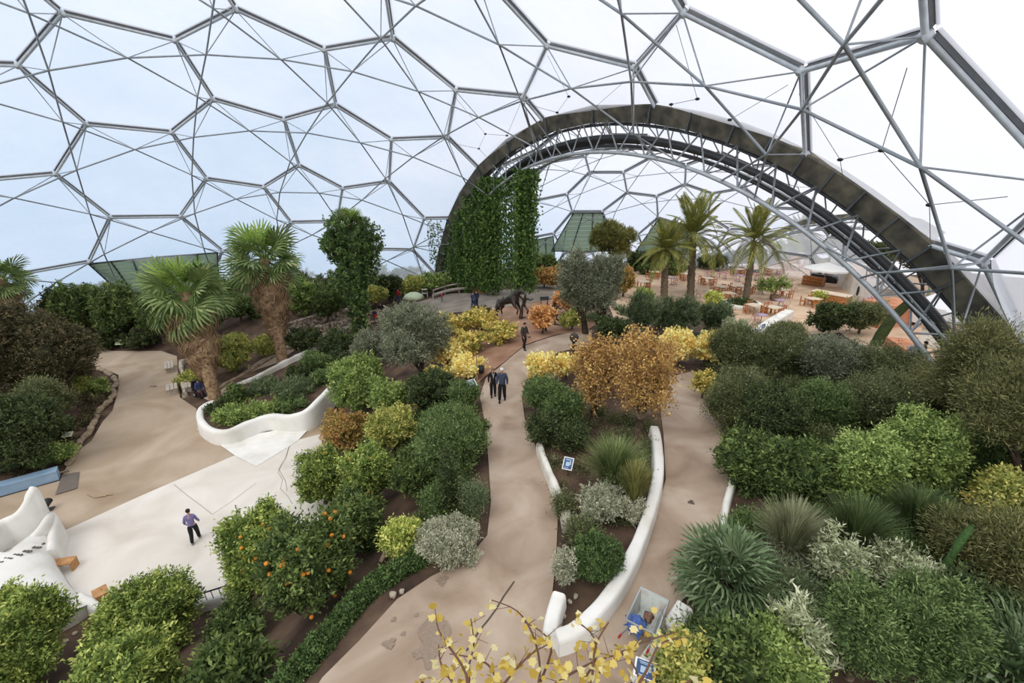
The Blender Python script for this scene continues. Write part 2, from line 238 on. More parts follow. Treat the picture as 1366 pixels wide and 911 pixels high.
def drape(name, pxs, mat, off=.03, step=.6, label=None, cat=None, kind='structure', parent=None, world=None, flatz=None):
    """a ground patch: outline in world xy found from where it meets the ground"""
    W = world or [tuple(at(*p)[:2]) for p in pxs]
    W = [Vector(w) for w in W]; B = []
    for i, a in enumerate(W):
        b = W[(i+1)%len(W)]; n = max(1, int((b-a).length/step))
        for k in range(n): B.append(a.lerp(b, k/n))
    xs = [b.x for b in B]; ys = [b.y for b in B]
    X, Y = np.meshgrid(np.arange(min(xs), max(xs), step), np.arange(min(ys), max(ys), step)); X = X.ravel(); Y = Y.ravel()
    ok = in_poly(X, Y, [(b.x, b.y) for b in B]); pts = B+[Vector((x, y)) for x, y in zip(X[ok], Y[ok])]
    n = len(B); vs, es, fs, *_ = delaunay_2d_cdt(pts, [(i, (i+1)%n) for i in range(n)], [], 1, 1e-5)
    vx = np.array([v.x for v in vs]); vy = np.array([v.y for v in vs]); z = (g(vx, vy) if flatz is None else np.full(len(vx), flatz))+off
    me = bpy.data.meshes.new(name); me.from_pydata([(a, b, c) for a, b, c in zip(vx, vy, z)], [], [tuple(f) for f in fs])
    for p_ in me.polygons: p_.use_smooth = True
    me.update(); o = link(name, me, parent, [mat]); return tag(o, label, cat, None, kind)
# ------------------------------------------------------------------ plants
KINDS = {
 'laurel':  dict(L=.13, W=.40, cols=['#26361a','#3d5425','#56702f','#7c9443'], S=.35, n=10, spread=.9),
 'citrus':  dict(L=.12, W=.45, cols=['#33491a','#567324','#84a039','#b9c85a'], S=.35, n=10, spread=.85),
 'lemon':   dict(L=.10, W=.5, cols=['#566e22','#8aa035','#b9c64c','#dfe07a'], S=.3, n=10, spread=.8),
 'bright':  dict(L=.11, W=.42, cols=['#3a5222','#5f7d33','#86a248','#a8be66'], S=.4, n=10, spread=.8),
 'dark':    dict(L=.09, W=.4, cols=['#1f2b18','#2f4023','#46592e','#5f7340'], S=.35, n=10, spread=.8),
 'brownish':dict(L=.10, W=.4, cols=['#2b2e1e','#45452d','#5d5a3c','#75664a'], S=.4, n=9, spread=.8),
 'olive':   dict(L=.10, W=.24, cols=['#3f473a','#5f6a57','#808b76','#a2ab97'], S=.6, n=12, spread=.55),
 'teatree': dict(L=.10, W=.22, cols=['#333f26','#4c5a35','#66744a','#8f9466'], S=.6, n=13, spread=.5),
 'feather': dict(L=.13, W=.16, cols=['#3b4424','#565f33','#747a48','#948f5c'], S=.8, n=14, spread=.4),
 'rosemary':dict(L=.08, W=.22, cols=['#34482f','#4b6241','#687f58','#8a9b78'], S=.5, n=12, spread=.45),
 'soft':    dict(L=.09, W=.3, cols=['#2f4622','#466130','#5f7d40','#7f9a58'], S=.4, n=12, spread=.6),
 'silver':  dict(L=.07, W=.4, cols=['#67705f','#8a9382','#a8ae9f','#c6c9bb'], S=.22, n=10, spread=.7),
 'whiteleaf':dict(L=.13, W=.25, cols=['#6d7f5c','#93a380','#b8c4a8','#d4dcc8'], S=.35, n=11, spread=.7),
 'vine':    dict(L=.13, W=.8, cols=['#66742a','#9a9a30','#c9b440','#e6d070'], S=.35, n=7, spread=1.0),
 'gold':    dict(L=.13, W=.8, cols=['#c8a030','#e2c04a','#f0d878','#f7eaa8'], S=.35, n=7, spread=1.0),
 'rust':    dict(L=.07, W=.6, cols=['#6a4a22','#93702c','#b98f38','#d8b654'], S=.6, n=8, spread=.8),
 'orangevine':dict(L=.12, W=.8, cols=['#8a5a22','#bb7c32','#d89a48','#e6bd62'], S=.3, n=7, spread=1.0),
 'reddish': dict(L=.11, W=.5, cols=['#5a4a22','#87742e','#a8963a','#c07a3a'], S=.35, n=8, spread=.9),
 'yellowgreen':dict(L=.11, W=.5, cols=['#5a6a22','#83923a','#a7ae4a','#c8c060'], S=.3, n=9, spread=.9),
 'pine':    dict(L=.16, W=.2, cols=['#414a22','#5f6a2c','#7d8238','#948a44'], S=.5, n=14, spread=.6),
 'magenta': dict(L=.10, W=.6, cols=['#8a2f6a','#b04a8c','#c86aa8','#4d6634'], S=.3, n=8, spread=.9),
 'drygrass':dict(L=.35, W=.06, cols=['#6a5a2c','#8d7a3c','#a99350','#7a7a38'], S=.6, n=8, spread=.35),
 'ivy':     dict(L=.13, W=.7, cols=['#24381a','#3a5626','#547434','#7a9a4a'], S=.3, n=9, spread=1.0),
 'hedge':   dict(L=.07, W=.5, cols=['#22381a','#365226','#4d6e32','#678a44'], S=.15, n=9, spread=.9),
}
def lighter(c, ks, kv):
    m = max(c); return tuple(min(1, (m-(m-x)*ks)*kv*w_) for x, w_ in zip(c, (1.06,1.0,.84)))
def norm(a): return a/np.maximum(1e-9, np.linalg.norm(a, axis=-1, keepdims=True))
def leaf_arrays(base, ax, L, W, R):
    """base (n,3), ax unit (n,3): rhombic leaves; returns V,Q"""
    n = len(base); side = norm(np.cross(ax, R.normal(size=(n,3)))); nrm = np.cross(ax, side); L = L[:,None]; W = W[:,None]
    V = np.empty((n,4,3)); mid = base+ax*L*.45+nrm*L*.06
    V[:,0] = base; V[:,1] = mid+side*W*.5; V[:,2] = base+ax*L; V[:,3] = mid-side*W*.5
    return V.reshape(-1,3), np.arange(n*4).reshape(n,4)
def crown_mesh(name, ells, kind, zc, seed, dens=1.0, core=.72, bottom=-.5, droop=0.0, leafk=1.0):
    """foliage mesh made of leafy shoots on the hull of several ellipsoids [(centre, radii)]"""
    K = KINDS[kind]; R = np.random.default_rng(seed); L = max(K['L'], 3.4*zc/F_PX)*leafk; Wd = L*max(K['W'], .2 if zc > 18 else .1)
    AV = []; AQ = []; AT = []; nb = 0; S = max(K['S'], L*1.6)
    for c, r in ells:
        c = np.array(c, float); r = np.array(r, float); area = 4*PI*((r[0]*r[1])**1.6/3+(r[0]*r[2])**1.6/3+(r[1]*r[2])**1.6/3)**(1/1.6)*.75
        nl = area/(L*Wd*.5)*1.5*dens; ns = int(min(9000, max(14, nl/K['n'])))
        d = norm(R.normal(size=(int(ns*1.6),3))); d = d[d[:,2] > bottom][:ns]; ns = len(d)
        # lumpy hull
        ph = R.uniform(0, 6.28, (5,3)); fr = R.uniform(2.0, 5.0, (5,3)); lum = sum(np.sin(d@f_+p_.sum()) for f_, p_ in zip(fr, ph))/5
        rad = (1+.34*lum)*R.uniform(.66, 1.0, ns)**.7*np.where(R.random(ns) < .16, R.uniform(1.0, 1.2, ns), 1)
        P = c+d*r*rad[:,None]; ax = norm(norm(d/r)*.8+R.normal(size=(ns,3))*.45+np.array([0,0,.45-droop]))
        k = K['n']; t = np.linspace(0, 1, k)[None,:]*S*R.uniform(.6, 1.2, (ns,1))
        base = P[:,None,:]+ax[:,None,:]*(t[:,:,None]-S*.5)+R.normal(size=(ns,k,3))*S*.10
        la = norm(ax[:,None,:]*(1-K['spread']*.5)+R.normal(size=(ns,k,3))*K['spread']*.6)
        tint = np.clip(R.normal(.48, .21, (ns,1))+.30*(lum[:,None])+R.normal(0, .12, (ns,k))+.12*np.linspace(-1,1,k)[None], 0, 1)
        n = ns*k; Ls = L*R.uniform(.7, 1.25, n)
        V, Q = leaf_arrays(base.reshape(-1,3), la.reshape(-1,3), Ls, Ls*Wd/L, R)
        AV.append(V); AQ.append(Q+nb); AT.append(tint.ravel()); nb += len(V)
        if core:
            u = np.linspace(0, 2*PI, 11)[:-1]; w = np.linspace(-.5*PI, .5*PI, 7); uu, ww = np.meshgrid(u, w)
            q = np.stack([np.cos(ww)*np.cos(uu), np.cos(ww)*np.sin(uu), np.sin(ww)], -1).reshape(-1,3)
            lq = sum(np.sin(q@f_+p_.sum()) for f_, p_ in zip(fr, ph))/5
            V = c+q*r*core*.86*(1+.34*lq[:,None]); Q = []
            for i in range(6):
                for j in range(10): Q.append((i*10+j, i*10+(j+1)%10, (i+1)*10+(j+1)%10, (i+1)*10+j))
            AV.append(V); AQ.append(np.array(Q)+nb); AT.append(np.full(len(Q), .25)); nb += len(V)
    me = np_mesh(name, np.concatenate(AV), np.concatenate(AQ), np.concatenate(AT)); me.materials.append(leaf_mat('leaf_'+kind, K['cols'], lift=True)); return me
NP = [0]
def satellites(ells, R, rw, h):
    out = list(ells)
    for c, r in ells:
        for _ in range(3 if rw > .8 else 1):
            d = norm(R.normal(size=3)+np.array([0,0,.5])); q = np.array(c)+d*np.array(r)*R.uniform(.75,1.0); k = R.uniform(.28,.45)
            if h and q[2] < h*.12: continue
            out.append((tuple(q), tuple(np.array(r)*k)))
    return out
def trunk_mesh(h, r, spread, n=4, seed=0, lean=(0,0)):
    R = random.Random(seed); mb = MB()
    top = Vector((lean[0], lean[1], h))
    if n <= 1:
        mb.tube([Vector((0,0,-.3)), top*.35+Vector((R.uniform(-.1,.1),)*3)*r, top*.7, top], [r*1.2, r, r*.85, r*.6], 8)
    else:
        mb.tube([Vector((0,0,-.3)), top*.3], [r*1.25, r], 8)
        for k in range(n):
            a = 2*PI*k/n+R.uniform(-.4,.4); e = Vector((math.cos(a)*spread*R.uniform(.5,1), math.sin(a)*spread*R.uniform(.5,1), 0))
            mb.tube([top*.26, top*.55+e*.35, top+e*.8], [r*.75, r*.5, r*.25], 6)
            b = top*.55+e*.35
            mb.tube([b, b+e*.6+Vector((R.uniform(-.3,.3), R.uniform(-.3,.3), h*.3))], [r*.4, r*.15], 5)
    return mb
M_BARK = ramp_mat('bark', [srgb('#3d3228'), srgb('#6b5c4b'), srgb('#8c7d69')], 6, .9, 8, .5, 20)
M_BARKD = ramp_mat('bark_dark', [srgb('#2a221b'), srgb('#4a3c30')], 6, .9, 8, .5, 20)
M_STEM = flat('green_stem', '#5a5a3a', .8)
def bush(box, kind, label, name='shrub', cat='shrub', dens=1.0, hk=1.0, lumps=5, by=None, group=None, core=.72, trunk=True, leafk=1.0, fruit=None, droop=0, bottom=-.35, asp=1.0, flowers=None):
    """a shrub whose crown fills the picture box; it stands on the ground below"""
    x0, y0, x1, y1 = box; NP[0] += 1; seed = NP[0]; cx = (x0+x1)/2; w = x1-x0
    if by is None:
        v = ray(cx, y1); dep = -v.z; by = y1-.42*w*dep*.75
    P = at(cx, max(by, y0+4)); zc = depth(P); wm = w*zc/F_PX; h = max(.25, up_to(P, y0)); 
    h = min(h, 9)*hk*.94; dep = -ray(cx, (y0+y1)/2).z; h = max(.3, h-.18*wm*dep)
    root = empty(name, P, 0, label, cat, group); R = np.random.default_rng(seed)
    rw = wm/2; rd = rw*asp; hz = h*.5; ells = [((0,0,hz*.98), (rw*.74, rd*.74, hz*.95))]
    for k in range(lumps):
        a = 2*PI*k/lumps+R.uniform(-.5,.5); s = R.uniform(.34,.5)
        z = R.uniform(.28,.68)*h if k%2 else R.uniform(.5,.78)*h
        ells.append(((math.cos(a)*rw*(1-s)*.95, math.sin(a)*rd*(1-s)*.95, z), (rw*s, rd*s, min(h-z, z)*R.uniform(.8,1.0) if h > .8 else h*.4)))
    ells = satellites([((c[0]*.92, c[1]*.92, c[2]), (r[0]*.93, r[1]*.93, r[2])) for c, r in ells], R, rw, h)
    me = crown_mesh('foliage', ells, kind, zc, seed, dens*.8, core, bottom, droop, leafk); link('foliage', me, root)
    if trunk: trunk_mesh(h*.62, max(.03, .035*h), rw*.7, 4, seed).build('stem', M_BARK, root)
    if fruit: add_fruit(root, ells, fruit, seed)
    if flowers: add_flowers(root, ells, flowers, seed)
    return root
def add_fruit(root, ells, spec, seed):
    n, r, mat, nm = spec; R = np.random.default_rng(seed+99); me = None
    for i in range(n):
        c, rr = ells[R.integers(0, len(ells))]; d = norm(R.normal(size=3)+np.array([0,-.6,.2])); p = np.array(c)+d*np.array(rr)*1.12
        if me is None: o = MB().blob((0,0,0), (r, r, r*.95), 2).build(nm, mat, root); me = o.data
        else: o = link(nm, me, root)
        o.location = p
def add_flowers(root, ells, spec, seed):
    n, L, cols, mn = spec; R = np.random.default_rng(seed+55); base = []; 
    for i in range(n):
        c, rr = ells[R.integers(0, len(ells))]; d = norm(R.normal(size=3)+np.array([0,-.3,.5])); base.append(np.array(c)+d*np.array(rr)*1.05)
    base = np.repeat(np.array(base), 4, axis=0)+R.normal(size=(n*4,3))*L*.5
    V, Q = leaf_arrays(base, norm(R.normal(size=(n*4,3))+[0,0,.6]), np.full(n*4, L), np.full(n*4, L*.7), R)
    me = np_mesh('blossom', V, Q, R.uniform(0,1,n*4)); me.materials.append(leaf_mat('petal_'+mn, cols)); link('blossom', me, root)
def tree(box, kind, base, label, name='tree', cat='tree', tr=.14, nb=4, dens=1.0, lumps=7, core=.6, group=None, fruit=None, lean=0, bark=None, asp=.9, leafk=1.0, bottom=-.8):
    """crown fills the picture box, trunk stands at the base pixel"""
    x0, y0, x1, y1 = box; NP[0] += 1; seed = NP[0]; P = at(*base); zc = depth(P); R = np.random.default_rng(seed)
    cx, cy = (x0+x1)/2, (y0+y1)/2; v = ray(cx, cy); t = zc/(v.y*cP-v.z*sP); cc = Vector((0,0,CZ))+v*t; 
    wm = (x1-x0)*zc/F_PX; hm = (y1-y0)*zc/F_PX; c = cc-P; rw = wm/2; rh = max(.4, hm/2*.98)
    root = empty(name, P, 0, label, cat, group); ells = [((c.x, c.y, c.z), (rw*.7, rw*.7*asp, rh*.72))]
    for k in range(lumps):
        a = 2*PI*k/lumps+R.uniform(-.3,.3); s = R.uniform(.34,.5); e = R.uniform(-.55,.62)
        q = math.cos(e*1.3); ells.append(((c.x+math.cos(a)*rw*(1-s)*q, c.y+math.sin(a)*rw*asp*(1-s)*q, c.z+e*rh*(1-s)*1.5), (rw*s, rw*s*asp, rh*s)))
    ells = satellites(ells, R, rw, 0)
    link('foliage', crown_mesh('foliage', ells, kind, zc, seed, dens*.8, core, bottom, 0, leafk), root)
    trunk_mesh(max(.4, c.z-rh*.2), tr, rw*.6, nb, seed, (c.x, c.y)).build('trunk', bark or M_BARKD, root)
    if fruit: add_fruit(root, ells, fruit, seed)
    return root
# ---- grass tussock: arching blades
def tussock(box, label, cols, name='ornamental_grass', cat='grass plant', nbl=700, by=None, wb=.012, group=None, cn='grass', arch=1.0):
    x0, y0, x1, y1 = box; NP[0] += 1; R = np.random.default_rng(NP[0]); cx = (x0+x1)/2; w = x1-x0
    P = at(cx, by or y1-.2*w); zc = depth(P); rw = w*zc/F_PX/2; h = max(.3, up_to(P, y0)*.95); n = nbl
    a = R.uniform(0, 2*PI, n); out = R.uniform(.15, 1.0, n)*rw; hh = h*R.uniform(.6, 1.05, n)*(1-.25*out/rw); wd = max(wb, 1.1*zc/F_PX)
    b0 = np.stack([np.cos(a)*out*.25, np.sin(a)*out*.25, np.zeros(n)], 1); T = [0,.35,.7,1.0]; rows = []
    s = np.stack([-np.sin(a), np.cos(a), np.zeros(n)], 1)
    for t in T:
        c = b0+np.stack([np.cos(a)*out*(.1*t+.8*t*t), np.sin(a)*out*(.1*t+.8*t*t), hh*(1.55*t-.62*arch*t*t)], 1); ww = wd*(1-.8*t)
        rows += [c-s*ww/2, c+s*ww/2]
    V = np.stack(rows, 1).reshape(-1,3); i = np.arange(n)[:,None]*8; Q = np.concatenate([i+np.array([[0,1,3,2]]), i+np.array([[2,3,5,4]]), i+np.array([[4,5,7,6]])])
    tint = np.tile(R.uniform(0,1,n), 3); me = np_mesh('blades', V, Q, tint); me.materials.append(leaf_mat('blade_'+cn, cols))
    root = empty(name, P, 0, label, cat, group); link('blades', me, root); return root
# ---- palms
def fan_frond(L, nseg=22, droop=.35, wid=.055, seed=0, stalk=.45):
    """one fan leaf lying along +x; petiole then folded fan"""
    mb_v = []; mb_f = []; R = random.Random(seed); s = Vector((L*stalk, 0, 0))
    def quad(a, b, c, d): k = len(mb_v); mb_v.extend([a,b,c,d]); mb_f.append((k,k+1,k+2,k+3))
    w = .018*L/1.2+.008
    quad(Vector((0,-w,0)), s+Vector((0,-w*.6,0)), s+Vector((0,w*.6,0)), Vector((0,w,0)))
    quad(Vector((0,0,-w)), s+Vector((0,0,-w*.6)), s+Vector((0,0,w*.6)), Vector((0,0,w)))
    B = L*(1-stalk)
    for i in range(nseg):
        a = (i/(nseg-1)-.5)*PI*1.35; d = Vector((math.cos(a), math.sin(a), 0)); sd = Vector((-d.y, d.x, 0)); ll = B*(1-.18*abs(a)/1.6)*R.uniform(.9,1.05)
        z1 = (.03 if i%2 else -.03)*B; p0 = s; p1 = s+d*ll*.55+Vector((0,0,z1-droop*ll*.10)); p2 = s+d*ll*.85+Vector((0,0,-droop*ll*.38)); p3 = s+d*ll*.97+Vector((0,0,-droop*ll*.8))
        ww = wid*B*1.25
        quad(p0-sd*.004, p1-sd*ww/2, p1+sd*ww/2, p0+sd*.004)
        quad(p1-sd*ww/2, p2-sd*ww*.28, p2+sd*ww*.28, p1+sd*ww/2)
        quad(p2-sd*ww*.28, p3-sd*.004, p3+sd*.004, p2+sd*ww*.28)
    return mb_v, mb_f
def frond_obj_mesh(name, vf, mat, seed=0):
    V, F = vf; R = np.random.default_rng(seed); me = np_mesh(name, np.array([tuple(v) for v in V]), np.array(F), np.clip(R.normal(.5,.2,len(F)),0,1)); me.materials.append(mat); return me
M_FAN = leaf_mat('leaf_fan_palm', ['#45582f','#647a44','#889a5e','#b5bd86'], .2)
M_FANY = leaf_mat('leaf_fan_palm_young', ['#56702e','#7b9a42','#98b254','#b8c873'], .25)
M_FANDEAD = leaf_mat('leaf_fan_palm_dead', ['#5a4632','#7c6248','#9a7d5c','#b49a76'], .1)
M_DWARF = leaf_mat('leaf_dwarf_palm', ['#3e5232','#5a7048','#7d9068','#a4b092'], .2)
M_DATE = leaf_mat('leaf_date_palm', ['#4a522a','#6b7238','#8c8d48','#aaa25c'], .2)
def orient(o, az, el, roll=0):
    o.rotation_euler = (Matrix.Rotation(az, 4, 'Z')@Matrix.Rotation(-el, 4, 'Y')@Matrix.Rotation(roll, 4, 'X')).to_euler()
def fan_palm(crown, base, label, frL=2.0, seed=1, ivy=False, skirt=1.4, nf=44):
    P = at(*base); zc = depth(P); cx, cy = crown; v = ray(cx, cy); t = zc/(v.y*cP-v.z*sP); cc = Vector((0,0,CZ))+v*t; top = cc-P
    root = empty('fan_palm', P, 0, label, 'palm tree'); R = random.Random(seed); H = top.z
    mb = MB(); n = 26; pts = []; rad = []
    for i in range(n+1):
        s = i/n; pts.append(Vector((top.x*s**1.3, top.y*s**1.3, -.3+(H+.3)*s))); rad.append((.42-.12*s)*(1+(.10 if i%2 else 0)) if s < .35 else (.32 if i%2 else .37))
    mb.tube(pts, rad, 10, 0)
    for i in range(60): # old leaf bases
        s = .12+.6*i/60; a = i*2.4; p = Vector((top.x*s**1.3, top.y*s**1.3, H*s)); d = Vector((math.cos(a), math.sin(a), .9)).normalized()
        mb.tube([p+d*.24, p+d*.24+Vector((d.x*.1, d.y*.1, .16))], [.05,.02], 4, 1)
    mb.build('trunk', [ramp_mat('palm_bark', [srgb('#5d4633'), srgb('#8a7055'), srgb('#a08a6c')], 5, .9, 6, .5, 14), M_FANDEAD], root)
    mats = [M_FANY, M_FAN, M_FAN, M_FANDEAD]; protos = [frond_obj_mesh('fan_frond', fan_frond(frL*(.9 if k == 0 else 1.0), 24, [.08,.22,.5,.9][k], .07, k), mats[k], k) for k in range(4)]
    for i in range(nf):
        f = i/nf; el = math.radians(80-132*f+R.uniform(-10,10)); az = i*2.39996+R.uniform(-.3,.3); k = 0 if f < .2 else (1 if R.random() < .6 else 2)
        o = link('frond', protos[k], root, (), top+Vector((math.cos(az)*.12, math.sin(az)*.12, .15-.35*f))); orient(o, az, el, R.uniform(-1.0,1.0)); s = R.uniform(.72,1.08)*(1-.15*(f < .1)); o.scale = (s,s,s)
    for i in range(int(44*skirt)):
        f = i/(44*skirt); az = i*2.39996; el = math.radians(-30-38*f+R.uniform(-8,8)); s = R.uniform(.55,.78)*(1-.25*f)
        o = link('dead_frond', protos[3], root, (), (lambda q_: Vector((top.x*q_**1.3, top.y*q_**1.3, top.z*q_)))(1-.34*f*skirt)+Vector((math.cos(az)*.22, math.sin(az)*.22, -.2))); orient(o, az, el, R.uniform(-.4,.4)); o.scale = (s,s*.8,s)
    return root, top, zc
def pinnate(L, droop=.7, n=34, seed=0, w=.02, ll=.42):
    V = []; F = []; R = random.Random(seed)
    def quad(*q): k = len(V); V.extend(q); F.append((k,k+1,k+2,k+3))
    def rp(t): return Vector((L*t*(1-.15*droop*t), 0, L*(.25*t-droop*.75*t*t)))
    for i in range(6): a, b = rp(i/6), rp((i+1)/6); quad(a+Vector((0,-w,0)), b+Vector((0,-w*.8,0)), b+Vector((0,w*.8,0)), a+Vector((0,w,0)))
    for i in range(n):
        t = .12+.86*i/n; p = rp(t); q = rp(min(1, t+.03)); d = (q-p).normalized() if t < .97 else Vector((.8,0,-.6)); l = ll*math.sin(PI*(.12+.83*t))*L/2.2+.08
        for sgn in (-1, 1):
            e = (d*.75+Vector((0, sgn*.9, 0))+Vector((0,0,.25-.4*t))).normalized(); tip = p+e*l+Vector((0,0,-l*.18)); x = d*w*1.6
            quad(p, p+e*l*.5+x, tip, p+e*l*.5-x)
    return V, F
def date_palm(crown, base, label, L=2.4, nf=42, seed=1, tr=.28):
    P = at(*base); zc = depth(P); cx, cy = crown; v = ray(cx, cy); t = zc/(v.y*cP-v.z*sP); top = Vector((0,0,CZ))+v*t-P; R = random.Random(seed)
    root = empty('date_palm', P, 0, label, 'palm tree'); mb = MB(); n = 22
    mb.tube([Vector((top.x*(i/n), top.y*(i/n), -.3+(top.z+.3)*(i/n))) for i in range(n+1)], [tr*(1.15-.2*i/n)*(1.12 if i%2 else .95) for i in range(n+1)], 9)
    mb.build('trunk', ramp_mat('date_bark', [srgb('#4e4336'), srgb('#7a6b58')], 6, .9, 6, .6, 12), root)
    ww = max(.018, .55*zc/F_PX); pr = [frond_obj_mesh('date_frond', pinnate(L, d, 30, k, ww), M_DATE, k) for k, d in enumerate((.35,.8,1.15))]
    for i in range(nf):
        f = i/nf; az = i*2.39996+R.uniform(-.15,.15); el = math.radians(78-88*f+R.uniform(-7,7)); k = 0 if f < .3 else (1 if f < .7 else 2)
        o = link('frond', pr[k], root, (), top+Vector((0,0,.1-.25*f))); orient(o, az, el, R.uniform(-.3,.3)); s = R.uniform(.85,1.05); o.scale = (s,s,s)
    return root
def dwarf_palm(center, base, wpx, label, seed=3, nf=46, el0=75, el1=-15, cols=None, hk=.55):
    P = at(*base); zc = depth(P); r = wpx*zc/F_PX/2; root = empty('dwarf_fan_palm', P, 0, label, 'palm'); R = random.Random(seed)
    MB().tube([(0,0,-.2),(0,0,r*hk)], [.16,.2], 8).build('trunk', M_BARKD, root)
    pr = [frond_obj_mesh('dwarf_frond', fan_frond(r*1.05, 18, d, .085, k, .48), M_DWARF, k) for k, d in enumerate((.1,.3,.5))]
    for i in range(nf):
        f = i/nf; az = i*2.39996; el = math.radians(el0-(el0-el1)*f+R.uniform(-6,6)); o = link('frond', pr[i%3], root, (), (math.cos(az)*.08, math.sin(az)*.08, r*hk*(1-.3*f))); orient(o, az, el, R.uniform(-.5,.5)); s = R.uniform(.85,1.05); o.scale = (s,s,s)
    return root
# ------------------------------------------------------------------ camera, sky, light
sc = bpy.context.scene
cam = bpy.data.cameras.new('camera'); cam.sensor_width = 36; cam.lens = F_PX/1366*36; cam.clip_end = 600; cam.clip_start = .05
co = bpy.data.objects.new('camera', cam); co.location = (0,0,CZ); co.rotation_euler = (PI/2-PITCH, 0, 0); C.objects.link(co); sc.camera = co
sc.view_settings.view_transform = 'Standard'; sc.view_settings.look = 'None'; sc.view_settings.gamma = 1; sc.view_settings.use_curve_mapping = False
sc.view_settings.exposure = EXPO
sc.cycles.max_bounces = 6; sc.cycles.diffuse_bounces = 3; sc.cycles.transparent_max_bounces = 12; sc.cycles.glossy_bounces = 2; sc.cycles.transmission_bounces = 3
sc.cycles.use_denoising = True; sc.cycles.use_adaptive_sampling = True; sc.cycles.adaptive_threshold = .02
w = bpy.data.worlds.new('sky'); sc.world = w; w.use_nodes = True; nt = w.node_tree; N = nt.nodes; L = nt.links; bg = N['Background']
tc = N.new('ShaderNodeTexCoord'); mp = N.new('ShaderNodeMapping'); mp.inputs['Scale'].default_value = (1,1,2.6); L.new(tc.outputs['Generated'], mp.inputs['Vector'])
no = N.new('ShaderNodeTexNoise'); no.inputs['Scale'].default_value = 2.2; no.inputs['Detail'].default_value = 6; no.inputs['Roughness'].default_value = .5; L.new(mp.outputs[0], no.inputs['Vector'])
dt = N.new('ShaderNodeVectorMath'); dt.operation = 'DOT_PRODUCT'; dt.inputs[1].default_value = (-.75,.45,-.75); L.new(tc.outputs['Generated'], dt.inputs[0])
m1 = N.new('ShaderNodeMath'); m1.operation = 'MULTIPLY_ADD'; m1.inputs[1].default_value = .60; L.new(dt.outputs['Value'], m1.inputs[0]); L.new(no.outputs['Fac'], m1.inputs[2])
r = N.new('ShaderNodeValToRGB'); L.new(m1.outputs[0], r.inputs['Fac']); cr = r.color_ramp; cr.elements.new(.5); cr.elements.new(.6)
for e, p_, c_ in zip(cr.elements, (.40,.62,.80,1.0), ((1.05,1.05,1.08),(.90,.92,1.0),(.66,.79,.93),(.50,.68,.86))): e.position = p_; e.color = (*c_, 1)
L.new(r.outputs['Color'], bg.inputs['Color']); bg.inputs['Strength'].default_value = SKYS
sun = bpy.data.lights.new('overcast_sun', 'SUN'); sun.energy = SUNE; sun.angle = math.radians(35); sun.color = (1,.98,.94)
so = bpy.data.objects.new('overcast_sun', sun); so.rotation_euler = (math.radians(28), math.radians(-22), 0); C.objects.link(so)

# ------------------------------------------------------------------ dome
D = json.loads(DOME); AR = D['arch']; An = Vector(AR['n']); Ac = Vector(AR['c']); Ra = AR['ra']
Au = Vector((0,0,1)).cross(An).normalized(); Aw = An.cross(Au)
if Aw.z < 0: Aw = -Aw
def arc(a, b, th): return Ac+An*a+(Au*math.cos(th)+Aw*math.sin(th))*(Ra-b)
def steel(name, h, metal=.35, rough=.45): return flat(name, h, rough, .12, 3, metal, .5)
M_STEEL = steel('painted_steel', '#9aa0a3'); M_STEELL = steel('pale_steel', '#bfc4c6'); M_CLAMP = steel('clamp_dark', '#55585a'); M_DUCT = steel('duct_dark', '#4a4b4c', .3)
M_GUT = ramp_mat('gutter', [srgb('#3c3b36'), srgb('#5c584c'), srgb('#77705e')], 1.2, .8, 8, .2, 10)
def pillow_mat(name, tcol, fac, ecol):
    m = bpy.data.materials.new(name); m.use_nodes = True; nt = m.node_tree; N = nt.nodes; L = nt.links; N.remove(N['Principled BSDF'])
    tr = N.new('ShaderNodeBsdfTransparent'); tr.inputs['Color'].default_value = (*tcol, 1); tl = N.new('ShaderNodeBsdfTranslucent'); tl.inputs['Color'].default_value = (.95,.96,1,1)
    gl = N.new('ShaderNodeBsdfGlossy'); gl.inputs['Roughness'].default_value = .35; gl.inputs['Color'].default_value = (.8,.85,.9,1)
    lw = N.new('ShaderNodeLayerWeight'); lw.inputs['Blend'].default_value = .35; tc = N.new('ShaderNodeTexCoord'); no = N.new('ShaderNodeTexNoise'); no.inputs['Scale'].default_value = .35; no.inputs['Detail'].default_value = 5
    L.new(tc.outputs['Object'], no.inputs['Vector']); ma = N.new('ShaderNodeMath'); ma.operation = 'MULTIPLY_ADD'; ma.inputs[1].default_value = .16; ma.inputs[2].default_value = fac-.08; L.new(no.outputs['Fac'], ma.inputs[0])
    mb_ = N.new('ShaderNodeMath'); mb_.operation = 'MULTIPLY_ADD'; mb_.inputs[1].default_value = .55; L.new(lw.outputs['Facing'], mb_.inputs[0]); L.new(ma.outputs[0], mb_.inputs[2]); mb_.use_clamp = True
    mx = N.new('ShaderNodeMixShader'); L.new(mb_.outputs[0], mx.inputs['Fac']); L.new(tr.outputs[0], mx.inputs[1]); L.new(tl.outputs[0], mx.inputs[2])
    m2 = N.new('ShaderNodeMixShader'); m2.inputs['Fac'].default_value = .04; L.new(mx.outputs[0], m2.inputs[1]); L.new(gl.outputs[0], m2.inputs[2]); L.new(m2.outputs[0], N['Material Output'].inputs['Surface']); return m
M_PIL = pillow_mat('etfe_film', (.97,.98,1), .14, None)
M_LOUV = leaf_mat('green_glass_louvre', ['#c0cbb9','#d6dccb'], .8, .3)
def polyclip(P, sgn):
    """keep the side where (p-Ac).An*sgn <= 0"""
    out = []; 
    for i in range(len(P)):
        a, b = P[i], P[(i+1)%len(P)]; da, db = (a-Ac).dot(An)*sgn, (b-Ac).dot(An)*sgn
        if da <= 0: out.append(a)
        if da*db < 0: out.append(a.lerp(b, da/(da-db)))
    return out
